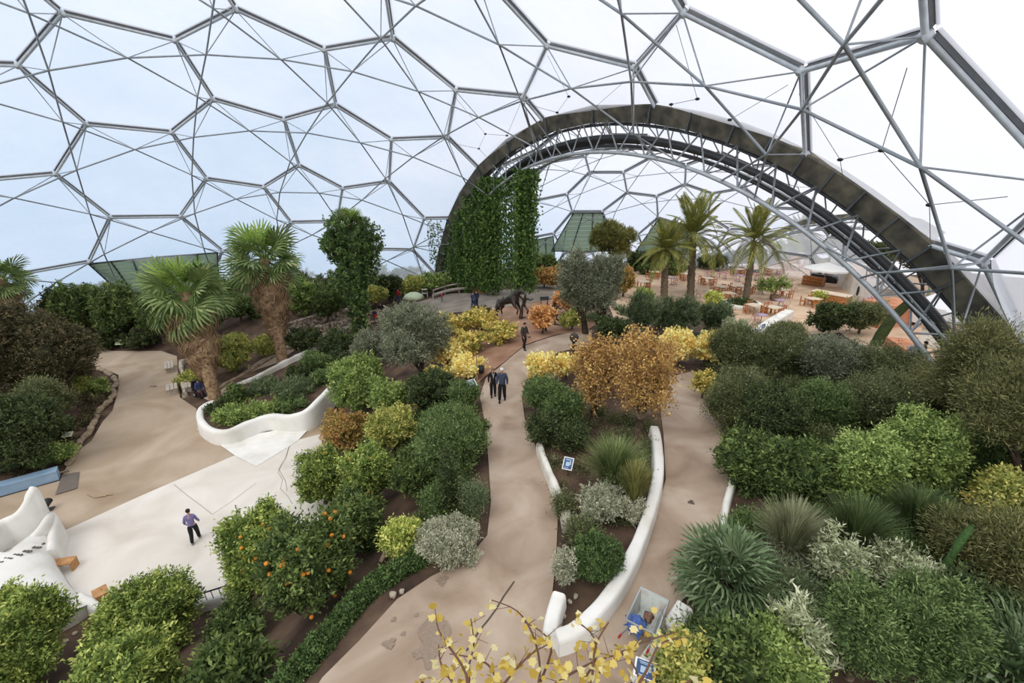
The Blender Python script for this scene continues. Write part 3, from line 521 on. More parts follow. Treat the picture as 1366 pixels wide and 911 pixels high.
def build_dome(key, sgn, label, ceil_name, rb, ri, rk, d_in, lab2, louv=()):
    V = [Vector(v) for v in D[key]['V']]; Cc = Vector(D[key]['C']); R = D[key]['R']; Fs = D[key]['F']
    side = lambda p: (p-Ac).dot(An)*sgn
    root = empty('geodesic_dome_frame', (Cc.x, Cc.y, 0), 0, label, 'dome frame'); off = Vector((Cc.x, Cc.y, 0))
    ceil = empty(ceil_name, (Cc.x, Cc.y, 0), 0, lab2, 'roof', None, 'structure')
    E = {}
    def through(c): # only what shows through the arch opening
        v = c-Vector((0,0,CZ)); t = (Ac-Vector((0,0,CZ))).dot(An)/v.dot(An); return (Vector((0,0,CZ))+v*t-Ac).length < Ra-2.0
    if sgn < 0: Fs = [f for f in Fs if through(sum((V[i] for i in f), Vector())/len(f))]
    for f in Fs:
        for a, b in zip(f, f[1:]+f[:1]): E.setdefault((min(a,b), max(a,b)), 0)
    def seg(a, b):
        pa, pb = V[a], V[b]; sa, sb = side(pa), side(pb)
        if sa > 0 and sb > 0: return None
        if sa > 0: pa = pb.lerp(pa, -sb/(sa-sb))
        elif sb > 0: pb = pa.lerp(pb, -sa/(sb-sa))
        return pa, pb
    inn = {}; beams = []; tubes = []; braces = []
    for e in E:
        s = seg(*e)
        if s is None or max(s[0].z, s[1].z) < -1: continue
        m = (V[e[0]]+V[e[1]])/2; im = Cc+(m-Cc).normalized()*(R-d_in); beams.append((depth(m) if depth(m) > 0 else 999, e, s))
        if side(im) <= .3 and (s[0]-s[1]).length > 1.0: inn[e] = im
    inc = {}
    for e in E:
        for k in e: inc.setdefault(k, []).append(e)
    def shows(p, m=140):
        if depth(p) < 1: return False
        u = proj(p); return -m < u[0] < 1366+m and -m < u[1] < 911+m
    def inset(f, pv=None): return None
    beams.sort(key=lambda x: x[0]); rest = MB(); i = 0
    for dd, e, (a, b) in beams:
        if not (shows(a) or shows(b) or shows((a+b)/2)): continue
        ax = (b-a).normalized(); rad = ((a+b)/2-Cc).normalized(); sd = ax.cross(rad).normalized(); mid = (a+b)/2
        mb = MB() if i < 100 else rest
        mb.tube([a-off, b-off], rb, 8 if dd < 60 else 5, 0)
        M = Matrix((ax, sd, rad)).transposed(); mb.box(mid-off+rad*rb*2.0, ((b-a).length-.3, rb*.9, rb*2.0), 0, 1, 1, M)
        mb.box(mid-off+rad*rb*3.2, ((b-a).length-.2, rb*2.4, rb*.4), 0, 1, 1, M)
        if i < 100: mb.build('beam', [M_STEELL if sgn > 0 else M_STEEL, M_CLAMP], root)
        i += 1
    if rest.v: tag(rest.build('distant_beams', [M_STEEL, M_CLAMP], root), kind='stuff')
    nod = set(); k = 0
    for e in inn:
        for v_ in e:
            if side(V[v_]) < 0: nod.add(v_)
    me = None
    for v_ in nod:
        if not shows(V[v_], 60) or k >= 99: continue
        mb = MB(); rad = (V[v_]-Cc).normalized(); mb.tube([V[v_]-off-rad*rb*1.6, V[v_]-off-rad*rb*1.2, V[v_]-off+rad*rb*1.2, V[v_]-off+rad*rb*1.8], [rb*1.2, rb*1.9, rb*1.9, rb*1.0], 10, 0); mb.build('node', M_STEELL, root); k += 1
    # inner lattice
    tb = []; bk = []
    for v_, es in inc.items():
        es = [e for e in es if e in inn]
        for x in range(len(es)):
            for y in range(x+1, len(es)):
                a, b = inn[es[x]], inn[es[y]]
                if shows(a) or shows(b): tb.append((depth((a+b)/2), a, b))
    for e, im in inn.items():
        for v_ in e:
            if side(V[v_]) < 0 and (shows(im) or shows(V[v_])): bk.append((depth(im), im, V[v_]))
    for lst, nm, rr, mt in ((tb, 'lattice_tube', ri, M_STEEL), (bk, 'brace', rk, M_STEEL)):
        lst.sort(key=lambda t: t[0]); rest = MB()
        for j, (dd, a, b) in enumerate(lst):
            if j < 100: MB().tube([a-off, b-off], rr, 6).build(nm, mt, root)
            else: rest.tube([a-off, b-off], rr, 5)
        if rest.v: tag(rest.build('distant_'+nm, mt, root), kind='stuff')
    # links from lattice to arch chord
    # pillows
    np_ = 0
    for f in Fs:
        P = polyclip([V[i] for i in f], sgn)
        if len(P) < 3: continue
        c = sum(P, Vector())/len(P); 
        if not any(shows(p, 200) for p in P+[c]): continue
        rad = (c-Cc).normalized(); Q = []
        for i in range(len(P)):
            a, b = P[i], P[(i+1)%len(P)]; n = max(1, int((b-a).length/1.1))
            for k in range(n): Q.append(a.lerp(b, k/n))
        sz = sum((q-c).length for q in Q)/len(Q); rings = [0,.1,.25,.42,.6,.78,.92,1.0]
        mb = MB(); n = len(Q)
        for sg, bul in ((-1, .34 if (c.x > 14 and sgn > 0 and c.y < 14) else .10), (1, .13)):
            VV = [c-off+rad*sg*bul*sz]; FF = []
            for r_ in rings[1:]:
                s = (1-r_); 
                for q in Q: p = q.lerp(c, s)*1.0; VV.append(c+(q-c)*(r_*.985)+rad*sg*bul*sz*(1-r_**2.2)+rad*rb*2.4-off)
            for i in range(n): FF.append((0, 1+i, 1+(i+1)%n))
            for j in range(len(rings)-2):
                for i in range(n): FF.append((1+j*n+i, 1+(j+1)*n+i, 1+(j+1)*n+(i+1)%n, 1+j*n+(i+1)%n))
            VV[0] = VV[0]+rad*rb*2.4
            mb.add(VV, FF, 0, True)
        mb.build('air_pillow', M_PIL, ceil); np_ += 1
    # louvre panels
    for q in louv:
        W = []
        for px, py in q:
            v = ray(px, py); o = Vector((0,0,CZ)); oc = o-Cc; b_ = oc.dot(v); dd = b_*b_-(oc.dot(oc)-(R-.25)**2); W.append(o+v*(-b_+math.sqrt(max(0, dd)))-off)
        mb = MB(); 
        n = 9
        for j in range(n):
            a0, a1 = W[0].lerp(W[3], j/n), W[1].lerp(W[2], j/n); b0, b1 = W[0].lerp(W[3], (j+.86)/n), W[1].lerp(W[2], (j+.86)/n)
            nr = (a1-a0).cross(b0-a0).normalized()*.04; mb.add([a0+nr, a1+nr, b1, b0, a0-nr, a1-nr, b1-nr*2, b0-nr*2], [(0,1,2,3),(7,6,5,4),(0,4,5,1),(2,6,7,3),(0,3,7,4),(1,5,6,2)], 0)
        for s in (0,.33,.66,1): mb.tube([W[0].lerp(W[1], s), W[3].lerp(W[2], s)], .09, 5, 1)
        for s in (0,1): mb.tube([W[0].lerp(W[3], s), W[1].lerp(W[2], s)], .09, 5, 1)
        tag(mb.build('louvre_vent', [M_LOUV, M_CLAMP], root), 'green glass louvre vent' if sgn < 0 else 'dark louvre vent at the dome edge')
    return inn, root
inn1, dome1 = build_dome('d1', 1, 'big grey steel hexagon dome frame arching overhead across the near garden', 'ceiling', .105, .062, .036, 2.38, 'translucent air pillow roof over the near garden',
    louv=[((118,352),(205,343),(212,392),(160,390)), ((208,343),(290,337),(292,385),(215,390))])
inn2, dome2 = build_dome('d2', -1, 'smaller steel hexagon dome frame seen through the arch above the cafe terrace', 'ceiling_far', .10, .05, .03, 1.7, 'translucent air pillow roof over the cafe garden',
    louv=[((765,284),(804,284),(815,335),(735,335)), ((707,322),(738,315),(740,340),(705,345)), ((878,293),(925,300),(925,340),(848,335))])
# ---- arch between the two domes
TH = [-.05,.16,.38,.56,.778,.93,1.079,1.255,1.43,1.59,1.746,1.84,1.93,2.0,2.062,2.115,2.168,2.226,2.284,2.34,2.397,2.475,2.56,2.66,2.8,3.0]
at_root = empty('arch_truss', (Ac.x, Ac.y, 0), 0, 'dark curved gutter and lattice truss arching between the two domes', 'arch'); off = Vector((Ac.x, Ac.y, 0))
for i in range(len(TH)-1):
    mb = MB(); t0, t1 = TH[i], TH[i+1]; V = []
    for t in (t0, t1):
        r_ = (Au*math.cos(t)+Aw*math.sin(t)); p = Ac+r_*Ra-off
        V += [p-An*.10+r_*.10, p+An*1.1+r_*.0, p+An*.95-r_*.95, p+An*.05-r_*1.05, p-An*.16+r_*.02]
    mb.add(V, [(0,1,6,5),(1,2,7,6),(2,3,8,7),(3,4,9,8),(4,0,5,9),(4,3,2,1,0),(5,6,7,8,9)], 0)
    r_ = (Au*math.cos(t0)+Aw*math.sin(t0)); p = Ac+r_*(Ra-.55)-off; M = Matrix((Au*-math.sin(t0)+Aw*math.cos(t0), An, r_)).transposed(); mb.box(p-An*.08, (.10,.3,1.15), 0, 1, 1, M)
    mb.build('gutter_panel', [M_GUT, M_CLAMP], at_root)
def ring(name, a, b, r, mat, n=60, t0=.1, t1=2.95, lab=None):
    return tag(MB().tube([arc(a, b, t0+(t1-t0)*i/n)-off for i in range(n+1)], r, 8).build(name, mat, at_root), lab)
ring('chord', 0, 3.1, .13, M_STEELL); ring('chord', 2.6, 3.0, .12, M_STEEL); ring('top_chord', .5, 1.25, .1, M_CLAMP)
for k, (a, b, r_) in enumerate(((1.0,2.15,.22),(1.45,2.3,.2),(1.9,2.45,.2),(1.3,2.75,.12))): ring('duct', a, b, r_, M_DUCT, lab='dark duct following the arch')
npn = 34; t0, t1 = .2, 2.9; cnt = 0; rest = MB(); T_ = [t0+(t1-t0)*i/npn for i in range(npn+1)]
for i in range(npn):
    ta, tb_, tm = T_[i], T_[i+1], (T_[i]+T_[i+1])/2
    for a, b in ((arc(.05,1.0,ta), arc(0,3.1,tm)), (arc(.05,1.0,tb_), arc(0,3.1,tm)), (arc(0,3.1,tm), arc(2.6,3.0,ta))): MB().tube([a-off, b-off], .055, 6).build('web_strut', M_STEEL, at_root) if cnt < 99 else rest.tube([a-off, b-off], .055, 5); cnt += 1
    for a, b in ((arc(.95,1.0,ta), arc(2.6,3.0,tm)), (arc(.95,1.0,tb_), arc(2.6,3.0,tm)), (arc(0,3.1,tm), arc(2.6,3.0,tm)), (arc(1.45,2.3,tm), arc(.5,1.0,tm))): rest.tube([a-off, b-off], .045, 5)
tag(rest.build('far_web_struts', M_STEEL, at_root), kind='stuff')
# lattice tubes meeting the chord
chp = [arc(0,3.1,T_[i]) for i in range(npn+1)]; mb = MB(); V = [Vector(v) for v in D['d1']['V']]
for e, im in inn1.items():
    d_ = -(im-Ac).dot(An)
    if 0 < d_ < 4.6:
        cs = sorted(chp, key=lambda c: (c-im).length)[:3]
        for c in (cs[0], cs[2]):
            if (c-im).length < 7: mb.tube([im-off, c-off], .055, 6)
if mb.v: tag(mb.build('link_tubes', M_STEEL, at_root), kind='stuff')
# second arch, further right, opening to the next dome
A2n = Vector((.93,-.30,.1)).normalized(); pts2 = []
def sph2(px, py, rr=0):
    Cc = Vector(D['d2']['C']); R = D['d2']['R']-rr; v = ray(px, py); oc = Vector((0,0,CZ))-Cc; b_ = oc.dot(v); dd = b_*b_-(oc.dot(oc)-R*R); return Vector((0,0,CZ))+v*(-b_+math.sqrt(max(0, dd)))
P2 = smooth_path([sph2(985,345), sph2(1002,328), sph2(1024,314), sph2(1047,302), sph2(1071,293), sph2(1110,287), sph2(1150,283), sph2(1190,284), sph2(1230,292), sph2(1262,310)], 3)
r2 = empty('far_arch_truss', (P2[9].x, P2[9].y, 0), 0, 'small distant gutter and truss arch beyond the cafe terrace', 'arch'); o2 = Vector((P2[9].x, P2[9].y, 0)); C2 = Vector(D['d2']['C'])
def sh(p, b, f=0): d_ = (C2-p); d_.z *= 1; return p+d_.normalized()*b+Vector((.5,.8,0))*f
for i in range(0, len(P2)-3, 3):
    a, b = P2[i], P2[i+3]; mb = MB(); mb.add([a-o2, b-o2, sh(b,1.2)-o2, sh(a,1.2)-o2, sh(a,.2,1)-o2, sh(b,.2,1)-o2, sh(b,1.2,1)-o2, sh(a,1.2,1)-o2], [(0,1,2,3),(4,5,1,0),(3,2,6,7),(7,6,5,4)], 0); mb.build('gutter_panel', [M_GUT], r2)
for b_, f_ in ((2.6,0),(2.6,1.6),(1.7,.8)): MB().tube([sh(p, b_, f_)-o2 for p in P2], .11, 6).build('chord', M_STEEL, r2)
mb = MB()
for i in range(len(P2)-1):
    mb.tube([sh(P2[i],1.1)-o2, sh(P2[i+1],2.6)-o2], .05, 5); mb.tube([sh(P2[i+1],1.1)-o2, sh(P2[i],2.6)-o2], .05, 5); mb.tube([sh(P2[i],2.6)-o2, sh(P2[i+1],2.6,1.6)-o2], .05, 5)
tag(mb.build('web_struts', M_STEEL, r2), kind='stuff')
# ------------------------------------------------------------------ ground
M_SOIL = ramp_mat('soil', [srgb('#3b2e26'), srgb('#574539'), srgb('#6e5a48')], .9, .95, 8, .5, 5)
M_PATH = ramp_mat('path_resin', [srgb('#8f7b68'), srgb('#a99582'), srgb('#bbaa98')], .55, .9, 14, .15, 30, .2, dist=.6)
M_PLAZA = ramp_mat('sandy_plaza', [srgb('#9c8870'), srgb('#af9c86'), srgb('#bfae9a')], .3, .9, 10, .15, 30, .2, dist=.8)
M_TERR = ramp_mat('pale_terrace', [srgb('#cdc4b7'), srgb('#dcd5ca'), srgb('#e6e0d7')], .35, .85, 10, .1, 30, .2, dist=1.0)
M_PLASTER = ramp_mat('white_plaster', [srgb('#d6d2c8'), srgb('#e8e6df'), srgb('#f1efea')], .8, .8, 8, .2, 9, .2)
M_PLASTERD = ramp_mat('weathered_plaster', [srgb('#b8b2a4'), srgb('#dcd8cc'), srgb('#ecebe4')], .9, .85, 8, .3, 9, .2, stops=[.3,.5,.65])
M_REDS = ramp_mat('red_soil', [srgb('#86644f'), srgb('#a17f67'), srgb('#b3957d')], .6, .95, 8, .3, 8)
M_CAFE = ramp_mat('cafe_paving', [srgb('#b59a80'), srgb('#cfb296'), srgb('#dcc3a8')], .5, .85, 8, .1, 10)
M_GREY = ramp_mat('grey_path', [srgb('#857b70'), srgb('#9a9083'), srgb('#aaa194')], .5, .9, 8, .1, 10)
n1, n2 = 170, 200
X, Y = np.meshgrid(np.linspace(-62, 62, n1), np.linspace(-12, 100, n2)); Z = g(X, Y)-.02
Z = np.where(in_poly(X, Y, PLAZA), -.12, Z)
i = np.arange(n1*n2).reshape(n2, n1); Q = np.stack([i[:-1,:-1], i[:-1,1:], i[1:,1:], i[1:,:-1]], -1).reshape(-1,4)
XX, YY, ZZ = X.ravel(), Y.ravel(), Z.ravel(); inside = np.zeros(len(XX), bool)
for k_ in ('d1', 'd2'):
    c_ = D[k_]['C']; inside |= (XX-c_[0])**2+(YY-c_[1])**2+(ZZ-c_[2])**2 < (D[k_]['R']+.3)**2
inside |= (XX > 30) & (YY > 30) & (YY < 62)
Q = Q[inside[Q].any(1)]
me = np_mesh('floor', np.stack([X, Y, Z], -1).reshape(-1,3), Q, None, True); me.materials.append(M_SOIL); tag(link('floor', me), kind='structure')
drape('floor_plaza', None, M_PLAZA, 0, 1.0, world=PLAZA, flatz=.0)
TERR_PX = [(74,714),(190,661),(313,608),(342,623),(386,590),(446,575),(452,640),(420,720),(314,790),(262,804),(145,810),(100,790),(68,742)]
drape('floor_terrace', None, M_TERR, 0, 1.0, world=z0px(TERR_PX), flatz=.03)
drape('floor_plaster_apron', None, M_PLASTER, 0, 1.0, world=z0px([(262,572),(313,608),(342,623),(396,590),(424,560),(400,562),(372,574),(330,582),(290,580)]), flatz=.045)
drape('floor_path', [(380,985),(430,905),(480,855),(530,800),(575,770),(625,745),(650,715),(655,670),(652,620),(648,570),(640,530),(648,505),(672,485),(700,462),(745,447),(790,440),(790,462),(745,470),(708,490),(696,530),(700,560),(712,590),(735,640),(744,690),(742,740),(737,790),(733,850),(742,864),(795,830),(845,760),(872,700),(888,640),(885,580),(880,540),(890,505),(925,495),(950,520),(975,580),(978,625),(965,700),(908,805),(880,835),(850,890),(810,985)], M_PATH, .03, .7)
drape('floor_back_path', [(555,404),(600,392),(640,391),(700,384),(745,377),(760,378),(742,398),(692,408),(640,414),(600,418),(560,416)], M_GREY, .04, .9)
drape('floor_red_soil', [(636,414),(692,408),(745,398),(795,400),(800,430),(780,443),(745,446),(700,461),(672,484),(648,502),(628,520),(600,490),(600,440)], M_REDS, .035, .8)
drape('floor_side_path', [(325,512),(390,470),(450,442),(510,427),(560,418),(560,405),(505,412),(440,430),(400,452),(345,482),(300,512),(268,530),(290,540)], M_PLAZA, .04, .8)
drape('floor_cafe', [(805,384),(850,362),(950,356),(1060,350),(1110,343),(1200,362),(1240,392),(1262,470),(1225,500),(1170,470),(1120,444),(1060,447),(1000,456),(960,424),(900,418),(820,430)], M_CAFE, .04, .9)
# ------------------------------------------------------------------ walls
def tops(px, h): return [at(x, y, h) for x, y in px]
GB = lambda x, y: gz(x, y)-.15
# V bed: long low white wall on the right, broken wall on the left
sweep_wall('garden_wall', tops([(741,846),(768,836),(800,806),(828,768),(851,722),(868,675),(879,625),(877,585),(873,568)], .5), .36, GB, M_PLASTER, 'long curved low white wall along the right hand path, meeting a point at the front', 'wall', kind='thing')
sweep_wall('garden_wall', tops([(733,848),(737,820),(746,790)], .42), .34, GB, M_PLASTER, 'short front piece of low white wall joining the point beside the path', 'wall', kind='thing', n=3)
sweep_wall('garden_wall', tops([(719,588),(727,612),(739,640),(747,658)], .4), .24, GB, M_PLASTERD, 'weathered low white wall beside the centre path, below the blue and white sign', 'wall', kind='thing', amp=.05)
sweep_wall('garden_wall', tops([(755,680),(757,698)], .35), .28, GB, M_PLASTERD, 'small stub of low white wall between two mounds of plants', 'wall', kind='thing', amp=.04, n=3)
sweep_wall('garden_wall', tops([(984,620),(976,645),(970,668),(966,695),(955,730)], .4), .22, GB, M_PLASTERD, 'low white wall on the far side of the right path, half hidden by shrubs', 'wall', kind='thing', amp=.04)
sweep_wall('garden_wall', tops([(914,806),(904,820),(893,836)], .35), .42, GB, M_PLASTER, 'low white wall block behind the wheelbarrow', 'wall', kind='thing', n=3)
sweep_wall('garden_wall', tops([(885,846),(872,862),(862,880),(852,900)], .3), .30, GB, M_PLASTERD, 'low crumbling white wall in front of the wheelbarrow handles', 'wall', kind='thing', amp=.05, n=3)
# palm bed
def rim(px): return [at_flat(x, y, z) for x, y, z in px]
def at_flat(px, py, z): v = ray(px, py); t = (z-CZ)/v.z; return Vector((v.x*t, v.y*t, z))
RIM = rim([(284,534,.85),(268,543,.9),(267,558,.9),(281,571,.9),(303,573,.95),(330,562,1.0),(358,553,1.05),(388,553,1.15),(410,545,1.4),(428,528,1.6),(444,511,1.8),(458,493,2.0),(476,474,2.1)])
sweep_wall('garden_wall', RIM, .42, lambda x, y: -.1, M_PLASTER, 'curving smooth white wall round the bed with the two fan palms', 'wall', kind='thing', amp=.03, round_=.10)
sweep_wall('garden_wall', rim([(298,527,.8),(316,511,.85),(334,504,.9),(354,494,1.0),(378,482,1.1),(402,470,1.3),(420,462,1.4)]), .3, GB, M_PLASTERD, 'low patchy white wall behind the palm bed beside the side path', 'wall', kind='thing', amp=.10)
# palm bed soil
bed = [Vector((p.x, p.y)) for p in RIM]+[Vector(tuple(at(*p)[:2])) for p in [(455,470),(420,470),(390,480),(350,498),(318,512)]]
def patch(name, W, zf, mat, step=.6, label=None, kind='structure', cat=None):
    o = drape(name, None, mat, 0, step, label, cat, kind, world=W, flatz=0.0)
    for v in o.data.vertices: v.co.z = zf(v.co.x, v.co.y)
    return o
patch('floor_palm_bed', bed, lambda x, y: max(.62, min(1.5, gz(x, y)+.35)), M_SOIL)
# dry-stone terraces at the back left
M_STONE = ramp_mat('dry_stone', [srgb('#4d443a'), srgb('#8a7d6d'), srgb('#c9c0ae')], 3.5, .95, 8, .8, 6, stops=[.35,.5,.68])
M_STONEL = ramp_mat('pale_stone', [srgb('#8a7d6c'), srgb('#b5a995'), srgb('#d8d0c0')], 3, .95, 8, .6, 6)
M_LOG = ramp_mat('weathered_log', [srgb('#7a6853'), srgb('#a08e76'), srgb('#bfae96')], 5, .9, 6, .5, 12)
for px, h, lab in (([(380,432),(400,426),(432,417),(470,410)], .9, 'upper dry stone terrace wall below the far hedge'), ([(362,452),(385,446),(420,436),(450,428),(476,422)], .7, 'middle dry stone terrace wall with pale capping'),
    ([(444,446),(458,438),(478,428)], .6, 'lower short dry stone terrace wall beside the vine covered palm'), ([(486,420),(510,416),(528,412),(545,409)], .7, 'dry stone wall beside the people with the red pushchair')):
    sweep_wall('stone_wall', tops(px, h), .5, GB, M_STONE, lab, 'wall', kind='thing', amp=.18, round_=.05)
def rock(px, py, s, label, cat='rock', group=None, mat=None, sd=0, name='rock'):
    P = at(px, py); R = random.Random(px*7+py+sd); r = s*depth(P)/F_PX/2
    return tag(MB().blob((0,0,r*.3), (r*R.uniform(.9,1.2), r*R.uniform(.7,1.0), r*.7), 2, 0, .6, 1.6, px).build(name, mat or M_STONEL, None, P, R.uniform(0,3)), label, cat, group)
LOGS = [(130,493),(141,497),(151,504),(157,512),(151,521),(153,528),(147,537),(138,545),(131,553),(128,562),(123,571),(121,579),(110,589),(103,600),(97,612),(91,622)]
for i in range(len(LOGS)-1):
    a, b = at(*LOGS[i]), at(*LOGS[i+1]); d = b-a; R = random.Random(i); mb = MB(); pts = [d*t+Vector((0,0,.12))+Vector((R.uniform(-.06,.06), R.uniform(-.06,.06), R.uniform(-.03,.05))) for t in (0,.3,.65,.95)]
    mb.tube(pts, [.15,.19,.17,.14], 8); tag(mb.build('log_edging', M_LOG, None, a), 'weathered log laid end to end as edging of the far left planting bed', 'log', 'log edging of the left bed')
tag(MB().tube([p-at(84,632) for p in tops([(78,631),(92,627)], .1)], .05, 6).build('edging_rail', M_LOG, None, at(84,632)), 'thin pale rail between the log edging and the blue bench', 'rail')
tag(MB().tube([p-at(320,500) for p in tops([(286,524),(300,512),(318,503),(345,487),(372,471),(392,459)], .12)], .12, 6).build('kerb_log', M_LOG, None, at(320,500)), 'low rounded timber kerb along the far side of the side path', 'kerb')
# plaster mass, bottom left
def P3(px, py, z): return at_flat(px, py, z)
mb = MB(); rows = [[(76,693,.0),(74,735,.0),(80,762,.0),(103,795,.0),(125,812,.0)], [(73,694,.9),(66,735,.9),(75,760,.85),(98,790,.7),(118,806,.5)], [(58,700,1.2),(44,724,1.3),(40,755,1.2),(44,795,1.0),(60,830,.8)], [(10,735,1.5),(-8,755,1.6),(-20,785,1.5),(-20,820,1.3),(-10,860,1.1)], [(-80,745,1.5),(-100,770,1.6),(-110,800,1.5),(-120,850,1.4),(-120,900,1.3)]]
V = [P3(*p) for r_ in rows for p in r_]; F = [(i*5+j, i*5+j+1, (i+1)*5+j+1, (i+1)*5+j) for i in range(4) for j in range(4)]
V2 = [Vector((v.x, v.y, -.05)) for v in V]; nb = len(V); V += V2; F += [(j, nb+j, nb+j+5 if False else nb+j+1, j+1) for j in range(0)]
F += [(0, nb, nb+5, 5), (5, nb+5, nb+10, 10), (10, nb+10, nb+15, 15), (15, nb+15, nb+20, 20), (4, 9, nb+9, nb+4), (9, 14, nb+14, nb+9), (14, 19, nb+19, nb+14), (19, 24, nb+24, nb+19)]
Pm = at_flat(30,740,0); pm = mb.add([v-Pm for v in V], F, 0, True).build('plaster_mound', M_PLASTER, None, Pm); tag(pm, 'broad white plaster mound with a line of dark pebbles beside the terrace', 'plaster structure')
md = pm.modifiers.new('sub', 'SUBSURF'); md.levels = 2; md.render_levels = 2
for k in range(4): pass
cr = [v for v in range(5, 10)]
for i in range(15):
    t = i/14; px, py = -2+60*t, 750-23*t+2*math.sin(i*2.1); MB().blob(P3(px, py, 1.47-.22*t)-Pm, (.07,.06,.05), 1, 0, .3, 2, i).build('pebble', flat('dark_pebble', '#6a655e', .8), pm)
# tall fin with a peak
fin = [(-60,722,2.0),(0,694,1.9),(20,684,2.1),(32,668,2.5),(38,655,2.8),(43,649,2.9),(50,662,2.3),(56,676,1.6),(60,688,1.2)]
sweep_wall('plaster_fin', [P3(*p) for p in fin], .30, lambda x, y: -.05, M_PLASTER, 'tall curved white plaster fin rising to a rounded peak beside the blue bench', 'wall', kind='thing', round_=.09)
sweep_wall('plaster_buttress', [P3(*p) for p in [(40,716,1.3),(56,698,1.5),(66,684,1.5),(71,692,1.3),(68,712,1.1),(66,734,.95)]], .35, lambda x, y: -.05, M_PLASTER, 'squat white plaster buttress in front of the tall fin', 'wall', kind='thing', round_=.12)
sweep_wall('garden_wall', [P3(*p) for p in [(104,792,.45),(118,800,.55),(135,810,.5),(150,817,.4),(200,822,.35),(240,812,.35),(266,802,.4),(290,795,.4),(308,788,.4),(335,770,.35),(372,742,.3),(420,700,.3)]], .3, lambda x, y: -.1, M_PLASTER, 'low rounded white wall at the near edge of the terrace, mostly behind orange trees', 'wall', kind='thing', round_=.08)
# cracks / joint lines of the terrace
def line_strip(name, px, w, mat, z=.036, parent=None):
    P = [at_flat(x, y, z) for x, y in px]; mb = MB(); V = []; F = []
    for i, p in enumerate(P):
        d = (P[min(i+1, len(P)-1)]-P[max(0, i-1)]).normalized(); s = Vector((-d.y, d.x, 0))*w/2; V += [p-s, p+s]
    for i in range(len(P)-1): F.append((2*i, 2*i+1, 2*i+3, 2*i+2))
    return mb.add(V, F).build(name, mat, parent)
M_CRACK = flat('crack', '#b0a799', .9)
line_strip('trim_crack', [(400,572),(392,585),(386,594),(383,606),(376,618),(371,630),(377,640),(374,652),(384,662),(390,672)], .035, M_CRACK)['kind'] = 'structure'
line_strip('trim_crack', [(392,585),(384,600),(381,612),(372,626),(381,642),(383,655)], .04, M_CRACK)['kind'] = 'structure'
line_strip('trim_joint', [(232,646),(250,661),(268,674),(283,686)], .035, M_CRACK)['kind'] = 'structure'
line_strip('trim_joint', [(283,686),(310,668),(342,644)], .03, M_CRACK)['kind'] = 'structure'
# a seam in the centre path and the dark damp stains
def drape_strip(name, px, w, mat, off=.045):
    P = [at(x, y, off) for x, y in px]; mb = MB(); V = []; F = []
    for i, p in enumerate(P):
        d = (P[min(i+1, len(P)-1)]-P[max(0, i-1)]).normalized(); s = Vector((-d.y, d.x, 0))*w/2; V += [p-s, p+s]
    for i in range(len(P)-1): F.append((2*i, 2*i+1, 2*i+3, 2*i+2))
    o = mb.add(V, F).build(name, mat); o['kind'] = 'structure'; return o
drape_strip('trim_path_seam', [(686,775),(680,784),(672,795),(662,812),(651,827),(640,840),(630,856),(622,868)], .035, flat('seam_dark', '#4c433a', .9))
M_DAMP = flat('damp_stain', '#8f7e6d', .8)
def stain(px, py, w, h, name='trim_stain', mat=None):
    P = at(px, py, .036); R = np.random.default_rng(px); r = w*depth(P)/F_PX/2; k = h/w*1.5; n = 40; a = np.linspace(0, 2*PI, n, endpoint=False); rr = r*(1+.2*np.sin(a*3+px)+.14*np.sin(a*7+px*2)+.05*R.normal(size=n))
    V = [(0,0,0)]+[(rr[i]*math.cos(a[i]), rr[i]*k*math.sin(a[i]), gz(P.x+rr[i]*math.cos(a[i]), P.y+rr[i]*k*math.sin(a[i]))+.04-P.z) for i in range(n)]
    o = MB().add(V, [(0, 1+i, 1+(i+1)%n) for i in range(n)]).build(name, mat or M_DAMP, None, P); o['kind'] = 'structure'
for s in ((590,774,13,11),(578,850,38,46),(525,826,6,5),(585,824,8,6),(556,820,5,4),(538,845,6,4),(512,858,6,4),(560,872,20,8),(632,705,20,6),(520,858,14,10)): stain(*s)
stain(922,670,8,6, 'trim_drain_cover', flat('drain_iron', '#5e5048', .7))
stain(298,706,22,8, 'trim_stain', flat('terrace_stain', '#bcb1a4', .9)); stain(132,660,30,6, 'trim_stain', flat('plaza_stain', '#a48e74', .9)); stain(205,515,8,3, 'trim_stain', flat('plaza_stain2', '#8a765f', .9))
# ------------------------------------------------------------------ planting
M_ORANGE = flat('orange_peel', '#d98a2b', .5); M_LEMON = flat('lemon_peel', '#dcc444', .5)
OR = lambda n, r=.045: (n, r, M_ORANGE, 'orange')
# far back left hedge and trees
bush((64,388,112,452), 'dark', 'dark green shrub beyond the far end of the left bed, left of the glossy laurels', 'shrub', by=448)
bush((92,372,156,458), 'laurel', 'tall glossy laurel under the dome edge, leftmost of the back left laurels', 'laurel_tree', 'tree', by=452, lumps=7, dens=1.1)
bush((140,375,205,462), 'laurel', 'tall glossy laurel behind the small green sign at the far end of the plaza', 'laurel_tree', 'tree', by=455, lumps=7, dens=1.1)
bush((190,385,250,464), 'laurel', 'tall laurel behind the left fan palm crown', 'laurel_tree', 'tree', by=458, lumps=6)
bush((240,395,300,460), 'dark', 'dark tree filling the gap between the two big fan palms', 'tree', 'tree', by=452)
bush((124,440,172,470), 'dark', 'low dark hedge plant behind the small green sign', 'shrub', by=464, hk=.9)
bush((168,440,215,468), 'dark', 'low dark hedge plant at the foot of the laurels beside the fan palm leaves', 'shrub', by=463, hk=.9)
tree((-15,392,112,540), 'brownish', (114,547), 'spreading dark brown-green tree leaning over the far left bed', tr=.16, nb=4, lumps=10, dens=1.1)
